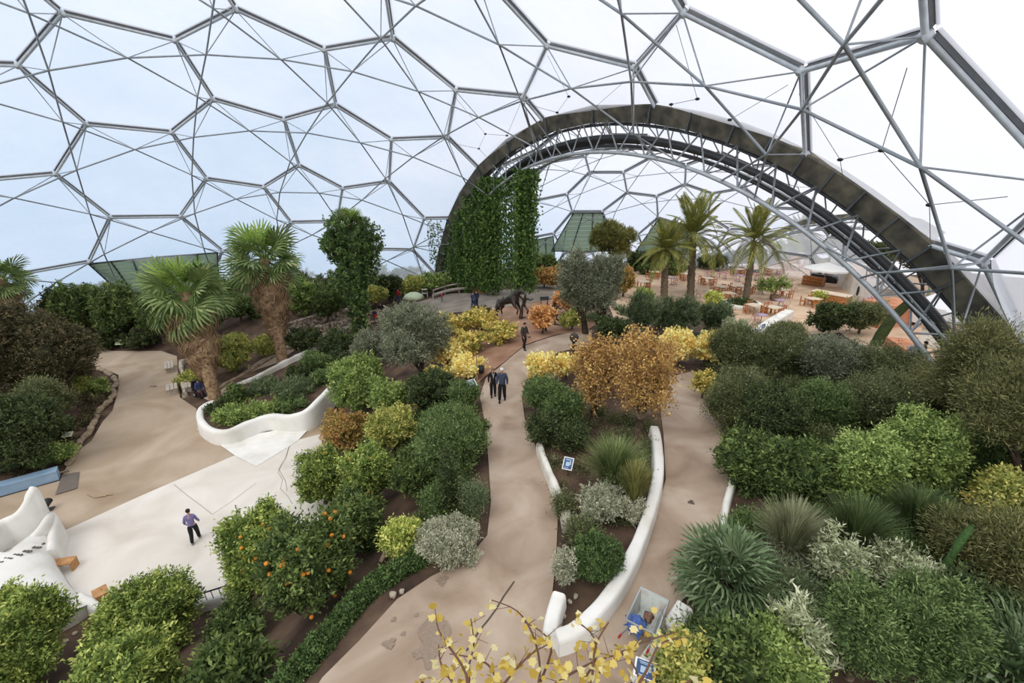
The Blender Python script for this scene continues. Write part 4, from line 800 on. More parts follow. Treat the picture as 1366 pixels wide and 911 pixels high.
bush((-50,425,40,560), 'brownish', 'dark brown-green shrub at the left edge below the fan palm', 'shrub', by=548, lumps=7)
bush((-20,525,92,652), 'dark', 'large grey-green shrub in the left bed above the blue bench', 'shrub', by=622, lumps=8, dens=1.1)
bush((40,500,100,570), 'teatree', 'small olive-green shrub below the leaning tree', 'shrub', by=560)
bush((100,498,128,530), 'yellowgreen', 'yellow-green shrub at the tip of the left bed', 'shrub')
bush((122,505,146,532), 'bright', 'small bright green shrub by the log edging', 'shrub')
bush((66,556,100,590), 'dark', 'small dark shrub beside the cream label in the left bed', 'shrub')
bush((74,590,104,622), 'bright', 'low bright green clump behind the log edging near the blue bench', 'shrub')
bush((40,596,76,632), 'soft', 'low soft green clump just behind the end of the blue bench', 'shrub')
fan_palm((2,372), (26,470), 'fan palm with a ragged brown skirt at the left edge of the picture', 2.7, 11, nf=36)
# back hedge, centre left
for x0, x1, y0, y1, k, lab in ((300,345,392,432,'laurel','dark laurel between the fan palm trunks and the back hedge'),(385,432,372,425,'bright','light green shrub in the back hedge just right of the middle fan palm'),(415,462,385,432,'laurel','rounded green shrub in the back hedge left of the vine covered palm'),
    (440,480,372,412,'laurel','green shrub in the back hedge behind the vine covered palm'),(500,540,366,404,'dark','dark green shrub in the back hedge behind the person in red'),(532,572,368,398,'yellowgreen','yellow-green shrub in the back hedge beside the white stand'),(560,604,362,394,'bright','green shrub at the end of the back hedge beside the hanging creeper')):
    bush((x0,y0,x1,y1), k, lab, 'hedge_shrub', by=y1-3)
bush((484,380,520,414), 'yellowgreen', 'low yellow-green shrub right of the vine covered palm', 'shrub', by=410)
# bed behind the side path
bush((284,444,345,505), 'yellowgreen', 'yellow-green lemon bush behind the side path kerb', 'lemon_bush', by=497, lumps=6, fruit=(6,.05,M_LEMON,'lemon'))
bush((340,448,372,480), 'yellowgreen', 'small yellow-green shrub behind the trunk of the middle fan palm', 'shrub', by=474)
bush((235,478,284,516), 'yellowgreen', 'yellow-green ground cover in the stone planter beside the benches', 'ground_cover', 'plant', by=508, hk=.45)
bush((385,436,432,480), 'dark', 'dark green shrub with orange flowers beside the side path, left one', 'shrub', by=474, flowers=(16,.10,['#d98a1e','#e8a832'],'orange'))
bush((425,438,478,486), 'dark', 'dark green rounded shrub at the foot of the vine covered palm', 'shrub', by=480)
bush((400,468,450,502), 'soft', 'mid green shrub with small orange flowers above the palm bed', 'shrub', by=496, flowers=(18,.09,['#d98a1e','#e8a832'],'orange'))
bush((440,462,470,488), 'rosemary', 'small grey-green shrub at the upper end of the curving white wall', 'shrub', by=484)
fan_palm((247,392), (291,545), 'large shaggy fan palm at the front of the curving white walled bed', 3.5, 12, nf=40, skirt=1.6)
fan_palm((352,345), (379,492), 'tall fan palm with brown skirt behind the curving white walled bed', 3.7, 13, nf=40, skirt=1.6)
# palm bed plants
for b, k, lab in (((276,530,305,562),'dark','dark shrub at the rounded left end of the palm bed'),((298,506,332,548),'laurel','glossy shrub just right of the front fan palm trunk'),((288,535,335,574),'bright','low bright green plants along the front of the palm bed'),((325,530,372,566),'bright','bright green low plants in the middle of the palm bed'),
    ((330,500,378,532),'rosemary','left part of the rosemary rows in the palm bed'),((368,500,420,538),'rosemary','right part of the rosemary rows in the palm bed'),((365,526,412,556),'soft','soft green plants inside the bend of the white wall'),((384,482,424,516),'dark','dark green plants behind the rosemary rows'),((414,488,450,520),'soft','green plants with pale flowers at the top of the palm bed')):
    bush(b, k, lab, 'bed_plant', 'plant', trunk=False, hk=.8)
# vine covered palm
P_ = at(482,448); pt, ptop, pz = fan_palm((466,300), (482,448), 'palm trunk wrapped in climbing ivy with a tuft of fan leaves on top', 2.4, 14, nf=24, skirt=.2)
t_ = ptop; ells = [((t_.x*1.0, t_.y, t_.z-1.4), (2.7,2.5,2.3)), ((t_.x-1.0, t_.y, t_.z-2.0), (1.8,1.7,1.9)), ((t_.x+1.1, t_.y, t_.z-2.3), (1.7,1.7,1.9)), ((t_.x*.9, t_.y, t_.z-4.2), (1.9,1.9,2.3))]+[((t_.x*q**1.3, t_.y*q**1.3, t_.z*q), (.75+.9*q,.75+.9*q,1.3)) for q in (.1,.22,.34,.46,.58,.7)]
link('ivy', crown_mesh('ivy', ells, 'ivy', pz, 301, 1.2, .7, -1), pt)
# olive on the slope
tree((503,398,602,492), 'olive', (566,512), 'silvery olive tree with several stems on the slope left of the golden vines', 'olive_tree', tr=.13, nb=5, lumps=9, dens=1.0, core=.45)
bush((470,440,520,500), 'olive', 'small grey olive shrub left of the big silvery olive', 'olive_tree', by=492, core=.4)
bush((442,470,520,560), 'bright', 'light green climber mounded over the end of the white wall', 'shrub', by=545, lumps=8, dens=1.1)
bush((490,500,552,562), 'bright', 'light green shrub directly below the silvery olive', 'shrub', by=550)
bush((540,492,612,556), 'dark', 'dark green rounded shrub in front of the silvery olive', 'shrub', by=548, lumps=7)
bush((596,508,642,560), 'soft', 'small green shrub at the edge of the centre path near the leaning info board', 'shrub', by=552)
bush((430,545,500,608), 'reddish', 'shrub with yellow and reddish leaves on the slope above the terrace', 'shrub', by=598, core=.5)
bush((492,536,560,620), 'yellowgreen', 'olive-green shrub in the middle of the slope', 'shrub', by=606, lumps=7)
bush((545,542,652,640), 'soft', 'large rounded green shrub beside the centre path', 'shrub', by=628, lumps=9, dens=1.1)
bush((520,600,590,668), 'laurel', 'green shrub below the large rounded shrub by the path', 'shrub', by=656, lumps=6)
bush((400,596,470,682), 'citrus', 'orange tree overhanging the right end of the terrace', 'orange_tree', 'tree', by=672, lumps=8, fruit=OR(6))
bush((460,590,532,690), 'citrus', 'yellowish orange tree on the slope right of the terrace', 'orange_tree', 'tree', by=676, lumps=8, fruit=OR(8))
bush((430,655,520,748), 'laurel', 'bushy citrus tree with darker leaves above the bare soil bank', 'citrus_tree', 'tree', by=735, lumps=8)
bush((312,672,412,812), 'citrus', 'big bright green orange tree leaning over the terrace edge', 'orange_tree', 'tree', by=792, lumps=10, dens=1.1, fruit=OR(20,.055))
bush((365,680,482,842), 'laurel', 'orange tree laden with fruit in front of the bare soil bank', 'orange_tree', 'tree', by=812, lumps=10, dens=1.0, fruit=OR(60,.06))
bush((508,690,564,750), 'lemon', 'small round yellow-green lemon bush above the clipped edging hedge', 'lemon_bush', by=742, lumps=6)
bush((556,688,644,760), 'silver', 'mound of silver-leaved lavender cotton at the bend of the centre path', 'silver_shrub', by=742, lumps=8, hk=.9, dens=1.2, trunk=False)
bush((615,640,650,700), 'rosemary', 'grey-green shrub on the path edge above the silver mound', 'shrub', by=690)
bush((560,650,606,700), 'soft', 'low green shrub between the narrow cypress and the lemon bush', 'shrub', by=692)
P = at(601,690); zc = depth(P); h = up_to(P, 604); r_ = empty('cypress', P, 0, 'narrow dark pencil cypress left of the centre path', 'tree'); link('foliage', crown_mesh('foliage', [((0,0,h*.35),(.3,.3,h*.4)),((0,0,h*.65),(.24,.24,h*.38))], 'dark', zc, 402, 1.4, .7, -1), r_); MB().tube([(0,0,-.2),(0,0,h*.5)], .05, 6).build('stem', M_BARKD, r_)
# bottom left citrus
bush((-40,800,104,970), 'citrus', 'glossy orange tree in the bottom left corner', 'orange_tree', 'tree', by=915, lumps=10, dens=1.2, fruit=OR(8))
bush((122,830,190,905), 'citrus', 'small glossy citrus between the two big orange trees at the bottom', 'citrus_tree', 'tree', by=890)
bush((150,778,272,905), 'citrus', 'tall bright citrus tree at the near edge of the terrace', 'citrus_tree', 'tree', by=858, lumps=10, dens=1.2, fruit=(6,.05,M_LEMON,'lemon'))
bush((118,860,250,990), 'citrus', 'broad citrus tree at the bottom edge of the picture', 'citrus_tree', 'tree', by=960, lumps=9, dens=1.2, fruit=(8,.05,M_LEMON,'lemon'))
bush((268,858,370,960), 'laurel', 'dull green broad leaved shrub at the bottom edge beside the dark soil', 'shrub', by=930, lumps=7, leafk=1.3)
bush((286,800,360,874), 'laurel', 'loose green shrub below the terrace wall', 'shrub', by=860, core=.4)
# clipped edging hedge along the path
hp = smooth_path([at(*p) for p in ((362,945),(400,900),(437,858),(470,818),(500,788),(530,768),(558,752))], 5); zc = depth(hp[15]); r_ = empty('edging_hedge', hp[15], 0, 'low clipped edging hedge along the near left side of the path', 'hedge'); link('foliage', crown_mesh('foliage', [(tuple(p-hp[15]+Vector((0,0,.18))), (.3,.3,.24)) for p in hp], 'hedge', zc, 403, 1.2, .8, -.4), r_)
# golden vines on the red soil
VN = [(572,418,632,452),(612,410,668,446),(600,440,652,478),(640,430,692,462),(574,452,626,494),(566,488,612,520),(600,474,650,512),(552,512,600,548)]
for i, b in enumerate(VN):
    k = 'gold' if i in (4,6,7) else 'vine'
    bush(b, k, ('pale gold' if k == 'gold' else 'yellow-green')+' leaved grapevine of the vineyard between the silvery olive and the centre path', 'grapevine', 'vine', group='golden vines' if k == 'gold' else 'yellow-green vines', core=.5, dens=.9)
bush((706,404,742,432), 'orangevine', 'small grapevine with yellow leaves among the bronze dancers', 'grapevine', 'vine', core=0, by=446, dens=.8)
bush((736,388,776,416), 'orangevine', 'orange leaved grapevine behind the leaping bronze figure', 'grapevine', 'vine', core=0, by=420, dens=.8)
bush((744,412,782,444), 'yellowgreen', 'green and yellow vine left of the dark olive trunks', 'grapevine', 'vine', core=.4)
bush((628,410,660,436), 'brownish', 'bare brownish vine beside the dark bull sculpture', 'grapevine', 'vine', core=0, dens=.5)
# centre back
bush((702,338,744,376), 'laurel', 'green shrub right of the hanging creeper under the far dome', 'shrub', by=372)
bush((700,356,752,388), 'rust', 'russet grass-like shrub at the end of the grey path', 'shrub', by=384, core=.6)
tree((744,322,800,428), 'olive', (782,446), 'dark grey-green olive tree left of the cafe terrace, left half', 'olive_tree', tr=.2, nb=4, lumps=8, core=.55)
tree((776,334,834,432), 'olive', (800,450), 'dark grey-green olive tree left of the cafe terrace, right half', 'olive_tree', tr=.2, nb=4, lumps=8, core=.55)
bush((816,352,846,400), 'reddish', 'reddish-leaved shrub at the edge of the cafe terrace beside the olive', 'shrub', by=396, core=.4)
tree((786,290,848,352), 'pine', (822,376), 'bushy yellow-green pine in front of the green glass vents', 'pine_tree', tr=.2, nb=3, lumps=8)
for x0, x1, y0, y1, k, lab in ((834,866,336,362,'dark','dark shrub behind the cafe terrace, right of the pine'),(860,900,334,360,'laurel','laurel at the back edge of the cafe terrace behind the small date palm'),(930,972,340,362,'dark','dark shrub behind the parasol tables'),(964,1000,334,358,'laurel','green shrub behind the cafe terrace left of the leaning date palm'),
    (1030,1064,322,352,'bright','tall green shrub behind the wooden cafe cabinet'),(1060,1100,320,346,'laurel','green shrub behind the white parasol'),(1096,1142,316,346,'laurel','green shrub beyond the sloping white cafe roof'),(1130,1180,322,352,'dark','dark shrub beyond the arch ducts on the far terrace'),(1170,1215,318,352,'brownish','brownish tree crown seen between the arch ducts')):
    bush((x0,y0,x1,y1), k, lab, 'shrub', by=y1-2, lumps=4)
tree((1196,312,1262,372), 'brownish', (1232,398), 'brown-green tree crown behind the arch near the tents', tr=.15)
# date palms of the cafe
date_palm((925,316), (921,398), 'tall feathery date palm on the left of the cafe terrace', 5.6, 46, 31, .38)
date_palm((888,334), (886,402), 'shorter yellowish date palm just left of the tall feathery one', 3.9, 34, 32, .36)
date_palm((1006,322), (994,404), 'leaning date palm in the round white planter', 5.0, 38, 33, .32)
date_palm((1068,312), (1071,345), 'distant palm with a brown trunk at the back of the cafe terrace', 4.2, 26, 34, .5)
# planting in front of the cafe
for b, k, lab in (((832,390,880,448),'rosemary','grey-green shrub in front of the cafe below the short date palm'),((872,392,930,452),'rosemary','broad grey-green shrub in front of the tall date palm'),((925,400,975,452),'rosemary','grey-green shrub left of the curved white cafe wall'),((845,384,872,408),'bright','small green shrub at the cafe terrace edge under the olive'),
    ((940,388,962,412),'lemon','small lemon bush beside the round white planter'),((962,424,992,458),'whiteleaf','pale spiky plant in front of the curved white wall'),((790,420,836,462),'dark','dark green shrub behind the rust coloured bush'),((1020,432,1075,462),'teatree','grey-green shrub top below the long white bench wall'),((1075,400,1135,452),'dark','dark green shrub below the cafe counter'),((1120,398,1170,450),'teatree','grey-green shrub below the arch foot beside the magenta flowers')):
    bush(b, k, lab, 'shrub')
bush((1144,398,1180,432), 'magenta', 'bougainvillea with magenta flowers under the arch truss', 'bougainvillea', by=428)
# golden climbers and rust bush of the middle bed
bush((872,436,930,498), 'gold', 'mound of pale golden climbing leaves above the right path, left half', 'golden_climber', 'climber', by=486, core=.6, lumps=7)
bush((918,440,986,500), 'gold', 'mound of pale golden climbing leaves above the right path, right half', 'golden_climber', 'climber', by=486, core=.6, lumps=7, dens=.85)
bush((920,494,952,540), 'vine', 'trailing yellow-green climber hanging beside the right path', 'climber', 'climber', by=532, core=0)
bush((752,442,830,560), 'rust', 'airy rust and gold shrub in the middle bed, left half', 'autumn_shrub', by=560, core=.0, dens=.32, lumps=7)
bush((806,430,896,585), 'rust', 'airy rust and gold shrub in the middle bed, right half', 'autumn_shrub', by=580, core=.0, dens=.32, lumps=8)
bush((700,466,742,524), 'gold', 'pale yellow leaved shrub at the upper tip of the middle bed', 'shrub', by=518, core=.4, dens=.7)
bush((738,470,772,512), 'gold', 'bright yellow leaved shrub beside the dark ball sculpture', 'shrub', by=506, core=.4, dens=.8)
bush((694,500,748,560), 'soft', 'soft green shrub along the path below the yellow leaved shrub', 'shrub', by=552)
bush((720,512,780,578), 'soft', 'grey-green shrub behind the blue and white sign', 'shrub', by=568)
bush((700,545,750,602), 'dark', 'dark green shrub at the bend of the centre path', 'shrub', by=594)
bush((738,560,786,612), 'dark', 'dark green shrub left of the tall grass tuft', 'shrub', by=604)
tussock((772,575,862,672), 'large tuft of tall green grass in the middle bed', ['#4b5c30','#6a7c46','#8c9a62','#a8b07a'], nbl=1500, cn='tall')
tussock((822,600,866,690), 'yellowish grass tuft against the long curved white wall', ['#6a6c36','#8d8c4c','#a9a668','#c0bd84'], nbl=800, cn='yellowish')
bush((765,632,840,700), 'silver', 'blue-grey spiky plants below the tall grass tuft', 'silver_shrub', by=688, hk=.7, dens=.8, trunk=False)
bush((826,668,862,704), 'silver', 'small grey plant beside the curved white wall', 'silver_shrub', trunk=False)
bush((738,664,762,692), 'teatree', 'round brownish mound spilling over the broken white wall', 'shrub', trunk=False)
bush((752,692,796,742), 'teatree', 'grey-brown mound of heath by the centre path', 'shrub', trunk=False)
bush((736,728,770,792), 'silver', 'pale silver-leaved shrub spilling over the wall onto the path', 'silver_shrub', trunk=False, dens=1.2)
bush((758,695,832,800), 'hedge', 'dense dark green mound inside the point of the white walls', 'shrub', by=775, lumps=8, trunk=False, hk=.8, leafk=.8)
# right bank
RB = [((940,430,1010,502),'teatree','grey-green tea tree at the top of the right path'),((990,438,1070,520),'teatree','grey-green tea tree with cream flowers, in front of the cafe'),((1062,450,1140,530),'olive','grey-green tea tree below the bougainvillea'),((1125,462,1210,535),'teatree','olive-green tea tree beneath the arch foot'),
 ((935,490,1010,580),'teatree','grey-green tree overhanging the right path'),((975,512,1068,610),'dark','dark green tree in the middle of the right bank'),((1060,505,1140,585),'soft','soft green tree below the tea trees'),((1120,500,1210,590),'teatree','olive-green shrub mass right of the soft green tree'),
 ((1200,500,1290,590),'feather','feathery brown-green conifer below the arch foot'),((945,575,1040,660),'laurel','dark leaved shrub beside the right path'),((1005,585,1098,690),'laurel','large glossy shrub behind the airy grasses'),
 ((1092,572,1176,690),'bright','bright green leafy tree in the right bank, left half'),((1162,546,1256,664),'bright','bright green leafy tree in the right bank, right half'),((1235,560,1330,650),'soft','blue-green shrub right of the bright green tree'),((1300,560,1400,660),'feather','brown-green feathery shrub at the right edge'),
 ((1290,620,1366,712),'yellowgreen','twiggy shrub with small yellow flowers near the right edge'),((1240,690,1330,790),'feather','olive-green feathery shrub in the lower right'),((1300,700,1420,830),'feather','large olive feathery shrub at the right edge'),
 ((1235,770,1330,880),'dark','dark green shrub in the lower right behind the spiky palm'),((1085,780,1180,925),'soft','large soft green feathery shrub at the bottom right, left half'),((1160,770,1275,925),'soft','large soft green feathery shrub at the bottom right, right half'),
 ((985,770,1090,850),'rosemary','dark grey-green shrub under the dwarf fan palm'),((990,840,1090,930),'bright','bright green leafy shrub at the bottom edge'),((866,850,940,940),'yellowgreen','small yellowish shrub at the bottom beside the path sign'),((930,835,1010,930),'laurel','green leafy shrub at the bottom below the dwarf fan palm')]
for b, k, lab in RB:
    bush(b, k, lab, 'shrub' if 'tree' not in lab else 'tree', 'shrub' if 'tree' not in lab else 'tree', lumps=8, dens=1.0, flowers=(60,.08,['#c9c79a','#e2dfc0'],'cream') if k == 'teatree' else None)
tree((1258,424,1384,560), 'feather', (1310,640), 'tall feathery conifer standing in front of the arch foot', 'conifer', 'tree', lumps=10, tr=.15)
tree((1300,470,1430,620), 'feather', (1370,700), 'feathery conifer at the right edge of the picture', 'conifer', 'tree', lumps=8, tr=.15)
tussock((1000,655,1090,772), 'airy straw-green grass beside the right path above the dwarf fan palm', ['#6d7350','#8a8d66','#a5a682','#bdbd9c'], nbl=1600, cn='airy')
tussock((1080,650,1180,770), 'arching dark green grass in the middle of the right bank', ['#33452a','#4c5f38','#6a7c4c','#86945e'], nbl=1500, cn='darkgrass')
tussock((1165,640,1260,740), 'arching green grass below the bright green tree', ['#33452a','#4c5f38','#6a7c4c','#86945e'], nbl=1400, cn='darkgrass')
bush((1076,712,1138,800), 'whiteleaf', 'spiky pale grey-white leaved plant in the right bank', 'pale_shrub', by=785, core=.3, dens=.8)
bush((1150,730,1240,800), 'whiteleaf', 'airy pale leaved shrub left of the green column', 'pale_shrub', by=790, core=.3, dens=.6)
bush((1012,812,1104,900), 'whiteleaf', 'cascading pale silvery leaves at the bottom of the right bank', 'pale_shrub', by=880, core=.4, dens=.9, leafk=1.3)
bush((985,740,1075,800), 'olive', 'airy grey plant right of the dwarf fan palm', 'shrub', core=.3, dens=.7)
dwarf_palm((965,752), (962,800), 146, 'wide dwarf fan palm beside the right path', 3, 46, 82, -20)
dwarf_palm((1330,900), (1330,935), 190, 'spiky dwarf fan palm cut by the bottom right edge', 5, 44, 80, 5)
P = at(1245,790); h = up_to(P, 700); tag(MB().tube([(0,0,-.1),(.02,.0,h*.4),(.12,.0,h*.75),(.22,.0,h*.95),(.24,0,h)], [.05,.07,.08,.06,.02], 10).build('column_plant', ramp_mat('cactus', [srgb('#33502a'), srgb('#4f7038')], 12, .7, 4, .5, 30), None, P), 'tall dark green column of a leafy spike plant in the right bank', 'plant')
tree((1302,632,1352,690), 'vine', (1322,702), 'bare twisted branches with a few yellow leaves near the right edge', 'small_tree', 'tree', core=0, dens=.25, tr=.05)
# ------------------------------------------------------------------ hanging creeper on the arch
def sph1(px, py):
    Cc = Vector(D['d1']['C']); R = D['d1']['R']-.3; v = ray(px, py); oc = Vector((0,0,CZ))-Cc; b_ = oc.dot(v); return Vector((0,0,CZ))+v*(-b_+math.sqrt(b_*b_-(oc.dot(oc)-R*R)))
def hanging(px0, px1, ytop, ybot, label, n, seed, fill, depthm=1.6, name='hanging_creeper', from_dome=False):
    """strands of leaves hung from the arch gutter between two picture columns"""
    R = np.random.default_rng(seed); base = []; axs = []; tint = []
    root = None; mb = MB()
    for i in range(n):
        px = R.uniform(px0, px1); 
        # hang point: where the arch ring (radius Ra-1) passes over this column
        best = None
        for t in np.linspace(.05, 1.75, 70):
            p = arc(R.uniform(-.2, .6), 1.1, t); u = proj(p)
            if best is None or abs(u[0]-px) < best[0]: best = (abs(u[0]-px), p)
        if from_dome: best = (0, sph1(px, 293))
        p = best[1]+Vector((R.normal(0,.3), R.normal(0,.3), R.uniform(-.5,.2)))+An*R.uniform(-depthm*.2, depthm)
        yt = ytop(px); yb = ybot(px)+R.normal(0, 5); zt = p.z; ht = up_to(p, yt); 
        if ht < 0: zt = p.z+max(ht, -14)*1.0
        zb_ = p.z+up_to(p, yb); 
        if zt-zb_ < 1: continue
        if root is None: root = empty(name, (p.x, p.y, gz(p.x, p.y)), 0, label, 'climbing plant'); P0 = Vector(root.location)
        k = int((zt-zb_)/.11*fill); zs = R.uniform(zb_, zt, k); w = .15+.12*np.sin(zs*1.3+i); q = np.stack([p.x+R.normal(0,1,k)*w, p.y+R.normal(0,1,k)*w, zs], 1)-np.array(P0)
        base.append(q); axs.append(norm(R.normal(size=(k,3))+[0,0,-.9])); tint.append(np.clip(R.normal(.5,.18)+R.normal(0,.15,k), 0, 1))
        if i%3 == 0: mb.tube([Vector((p.x, p.y, zt))-P0, Vector((p.x, p.y, zb_))-P0], .015, 4)
    base = np.concatenate(base); V, Q = leaf_arrays(base, np.concatenate(axs), R.uniform(.22,.36,len(base)), R.uniform(.16,.26,len(base)), R)
    me = np_mesh('foliage', V, Q, np.concatenate(tint)); me.materials.append(leaf_mat('leaf_creeper', ['#2f4a20','#4a6a30','#6a8a42','#8fa85c'])); link('foliage', me, root)
    tag(mb.build('stem', M_BARKD, root), kind='stuff'); return root
hanging(574, 652, lambda x: 300-(x-580)*.95 if x < 640 else 236, lambda x: 384, 'dense curtain of green creeper hanging from the left foot of the arch', 400, 5, 1.1)
hanging(640, 690, lambda x: 236, lambda x: 380, 'thinner see-through curtain of creeper hanging right of the dense one', 90, 6, .8)
hanging(690, 707, lambda x: 225, lambda x: 384, 'narrow dense column of creeper hanging at the right end of the curtain', 70, 8, 1.0, .7)
hanging(570, 584, lambda x: 292, lambda x: 352, 'small wispy tail of creeper hanging left of the arch foot', 14, 9, .5, .1, from_dome=True)

# ------------------------------------------------------------------ low undergrowth over the bare soil of the planted banks
def undergrowth(polys, kind, label, n, seed, s=.3, holes=()):
    R = np.random.default_rng(seed); ells = []; c0 = None
    for poly in polys:
        W = [tuple(at(*p)[:2]) for p in poly]; A = np.array(W); lo, hi = A.min(0), A.max(0); k = 0; tries = 0
        while k < n and tries < n*30:
            tries += 1; x, y = R.uniform(lo, hi)
            if in_poly(np.array([x]), np.array([y]), W)[0]:
                if c0 is None: c0 = Vector((x, y, gz(x, y)))
                q = s*R.uniform(.6,1.5); ells.append(((x-c0.x, y-c0.y, gz(x, y)-c0.z+q*.2), (q, q, q*.8))); k += 1
    o = link('undergrowth', crown_mesh('undergrowth', ells, kind, max(14, depth(c0)), seed, .8, 0, -.2), None, (), c0); return tag(o, label, 'undergrowth', None, 'stuff')
undergrowth([[(960,510),(1366,500),(1450,620),(1450,900),(1366,911),(1100,911),(900,905),(940,800),(990,700),(1000,600)]], 'soft', 'low green undergrowth covering the soil of the right bank', 330, 71, .42)
undergrowth([[(950,470),(1240,490),(1366,540),(1366,620),(980,600)]], 'teatree', 'low grey-green undergrowth at the top of the right bank', 220, 72, .5)
undergrowth([[(0,500),(100,490),(150,520),(125,570),(80,625),(0,640)]], 'brownish', 'brown-green litter and undergrowth in the far left bed', 120, 73, .3)
undergrowth([[(440,560),(640,540),(650,700),(560,730),(520,640),(440,610)]], 'laurel', 'low undergrowth on the slope between terrace and centre path', 90, 74, .35)
undergrowth([[(710,540),(870,560),(865,640),(840,700),(800,780),(760,790),(760,690),(725,600)]], 'teatree', 'low plants between the shrubs of the middle bed', 80, 75, .2)
undergrowth([[(290,535),(400,520),(440,500),(400,555),(300,570)]], 'bright', 'low mixed plants carpeting the palm bed', 60, 76, .3)
undergrowth([[(600,385),(480,395),(380,420),(300,440),(110,440),(60,400),(200,372),(480,362),(600,360)]], 'laurel', 'dark mass of low planting under the back dome edge', 170, 77, .8)
undergrowth([[(700,372),(740,380),(760,440),(830,460),(960,450),(830,400),(840,372),(740,350)]], 'rosemary', 'grey-green low planting around the dark olives', 70, 78, .5)
undergrowth([[(840,345),(1180,330),(1200,350),(1040,352),(850,362)]], 'laurel', 'green planting along the back of the cafe terrace', 150, 79, .8)

# rocks
for i, (px, py, s_, lab) in enumerate([(524,795,11,'pale rock on the soil edge below the silver mound'),(536,790,8,'small brown rock beside the pale rock on the path edge'),(933,772,14,'upright tan boulder behind the white block wall'),(931,842,16,'tan boulder beside the dwarf fan palm, right one'),(885,862,9,'pale rock by the crumbling white wall, upper'),(876,884,9,'pale rock by the crumbling white wall, lower'),
    (889,838,7,'small white rock beside the white block wall'),(760,803,7,'pale rock in the point of the V-shaped wall, upper'),(768,796,8,'brownish rock in the point of the V-shaped wall'),(752,822,8,'round rock at the tip of the V-shaped bed'),(747,835,6,'smaller rock at the tip of the V-shaped bed'),(770,690,9,'pale rock between grey mounds of the middle bed'),(775,648,6,'pale stone under the tall grass tuft'),(806,690,8,'tan rock beside the blue-grey plants'),
    (722,643,5,'white stone on the end of the broken wall'),(100,846,7,'pale brick fragment on the dark soil behind the bottom left tree'),(88,856,7,'terracotta brick on the dark soil behind the bottom left tree'),(530,812,7,'fallen orange leaf litter on the path edge')][:17]):
    rock(px, py, s_, lab, 'rock')
def log_piece():
    P = at(508,752); tag(MB().tube([(0,0,.05),(.1,.25,.16),(.05,.5,.1)], [.07,.09,.06], 8).build('driftwood', M_LOG, None, P), 'short pale stump lying on the bare soil left of the lemon bush', 'log')
log_piece()

# ------------------------------------------------------------------ furniture near the plaza
M_BLUE = ramp_mat('blue_paint', [srgb('#7f9db8'), srgb('#93aec6'), srgb('#a5bbcf')], .8, .7, 6, .1, 10); M_WOOD = ramp_mat('pale_wood', [srgb('#a5978a'), srgb('#c9bfb2')], 6, .8, 6, .2, 20); M_OAK = ramp_mat('golden_wood', [srgb('#a8794c'), srgb('#c99a68')], 6, .7, 6, .2, 20); M_BLK = flat('black_paint', '#232325', .6); M_WHITE = flat('white_paint', '#e9e9e6', .6); M_CREAM = flat('cream_card', '#d9dcc0', .7)
a, b = P3(-20,668,0), P3(79,640,0); d = (b-a); L_ = d.length; ang = math.atan2(d.y, d.x); c = a.lerp(b, .5)
r_ = empty('bench_block', c, ang, 'long pale blue painted block bench at the left edge of the plaza', 'bench'); MB().box((0,.28,.24), (L_,.56,.48), 0, 0).build('body', M_BLUE, r_); MB().box((0,.28,.51), (L_+.04,.60,.06), 0, 0).build('top_slab', M_BLUE, r_); MB().box((-L_/2-.02,.28,.2), (.05,.5,.4)).build('end_panel', M_BLK, r_)
tag(drape('door_mat', None, flat('mat_grey', '#6f665e', .95), 0, .5, world=z0px([(83,634),(106,630),(103,652),(74,661)]), flatz=.045, kind='thing'), 'dark grey rectangular mat on the plaza beside the blue bench', 'mat')
def bench(px, py, rz, label, L=1.7, W=.5, h=.45, slats=3, zoff=0):
    P = at(px, py); r_ = empty('plank_bench', P, rz, label, 'bench')
    for i in range(slats): MB().box((0, (i-(slats-1)/2)*W/slats, h), (L, W/slats*.86, .06)).build('plank', M_WOOD, r_)
    for s in (-1,1): MB().box((s*L*.36, 0, h/2-.02), (.12, W*.86, h-.04)).build('leg', M_WOOD, r_)
    return r_
d1_ = at(229,480)-at(232,505); BA = math.atan2(d1_.y, d1_.x)
bench(227,493, BA, 'pale plank bench partly under the front fan palm leaves, the further of two', 1.9, .62)
bench(231,523, BA, 'pale plank bench standing alone on the plaza, the nearer of two', 1.25, .72)
bench(252,520, BA, 'small pale plank seat against the stone planter beside the wheelchair', 1.1, .4, .42, 2)
sweep_wall('stone_planter', [at_flat(x, y, .35) for x, y in [(276,474),(256,477),(241,481),(243,496),(244,510),(246,524)]], .28, lambda x, y: -.05, M_STONEL, 'low pale stone planter wall round the yellow-green ground cover', 'planter', kind='thing', amp=.12)
def stool(px, py, rz, label, L=.62, W=.36, h=.45):
    P = at(px, py); r_ = empty('wooden_stool', P, rz, label, 'stool'); MB().box((0,0,h-.03), (L,W,.06)).build('seat', M_OAK, r_)
    for s in (-1,1): MB().box((s*(L/2-.03),0,(h-.06)/2), (.06,W*.96,h-.06)).build('leg', M_OAK, r_)
    return r_
stool(88,760, math.radians(15), 'golden wooden stool with two slab legs at the left edge of the terrace', .75, .42)
r_ = empty('wooden_crate', at(138,800), math.radians(-40), 'small golden wooden box on the near edge of the terrace', 'box'); MB().box((0,0,.2), (.5,.4,.4)).build('body', M_OAK, r_); MB().box((0,0,.415), (.54,.44,.03)).build('lid', M_OAK, r_)
P = at(66,680); r_ = empty('floor_spotlight', P, .4, 'grey floor spotlight standing between the plaster fin and the mat', 'lamp'); MB().box((0,0,.03), (.35,.3,.06)).build('base', M_CLAMP, r_); MB().tube([(0,-.05,.06),(0,-.05,.3)], .03, 6).build('bracket', M_CLAMP, r_); MB().tube([(0,.2,.42),(0,-.2,.32)], [.16,.12], 12).build('lamp_head', M_BLK, r_)
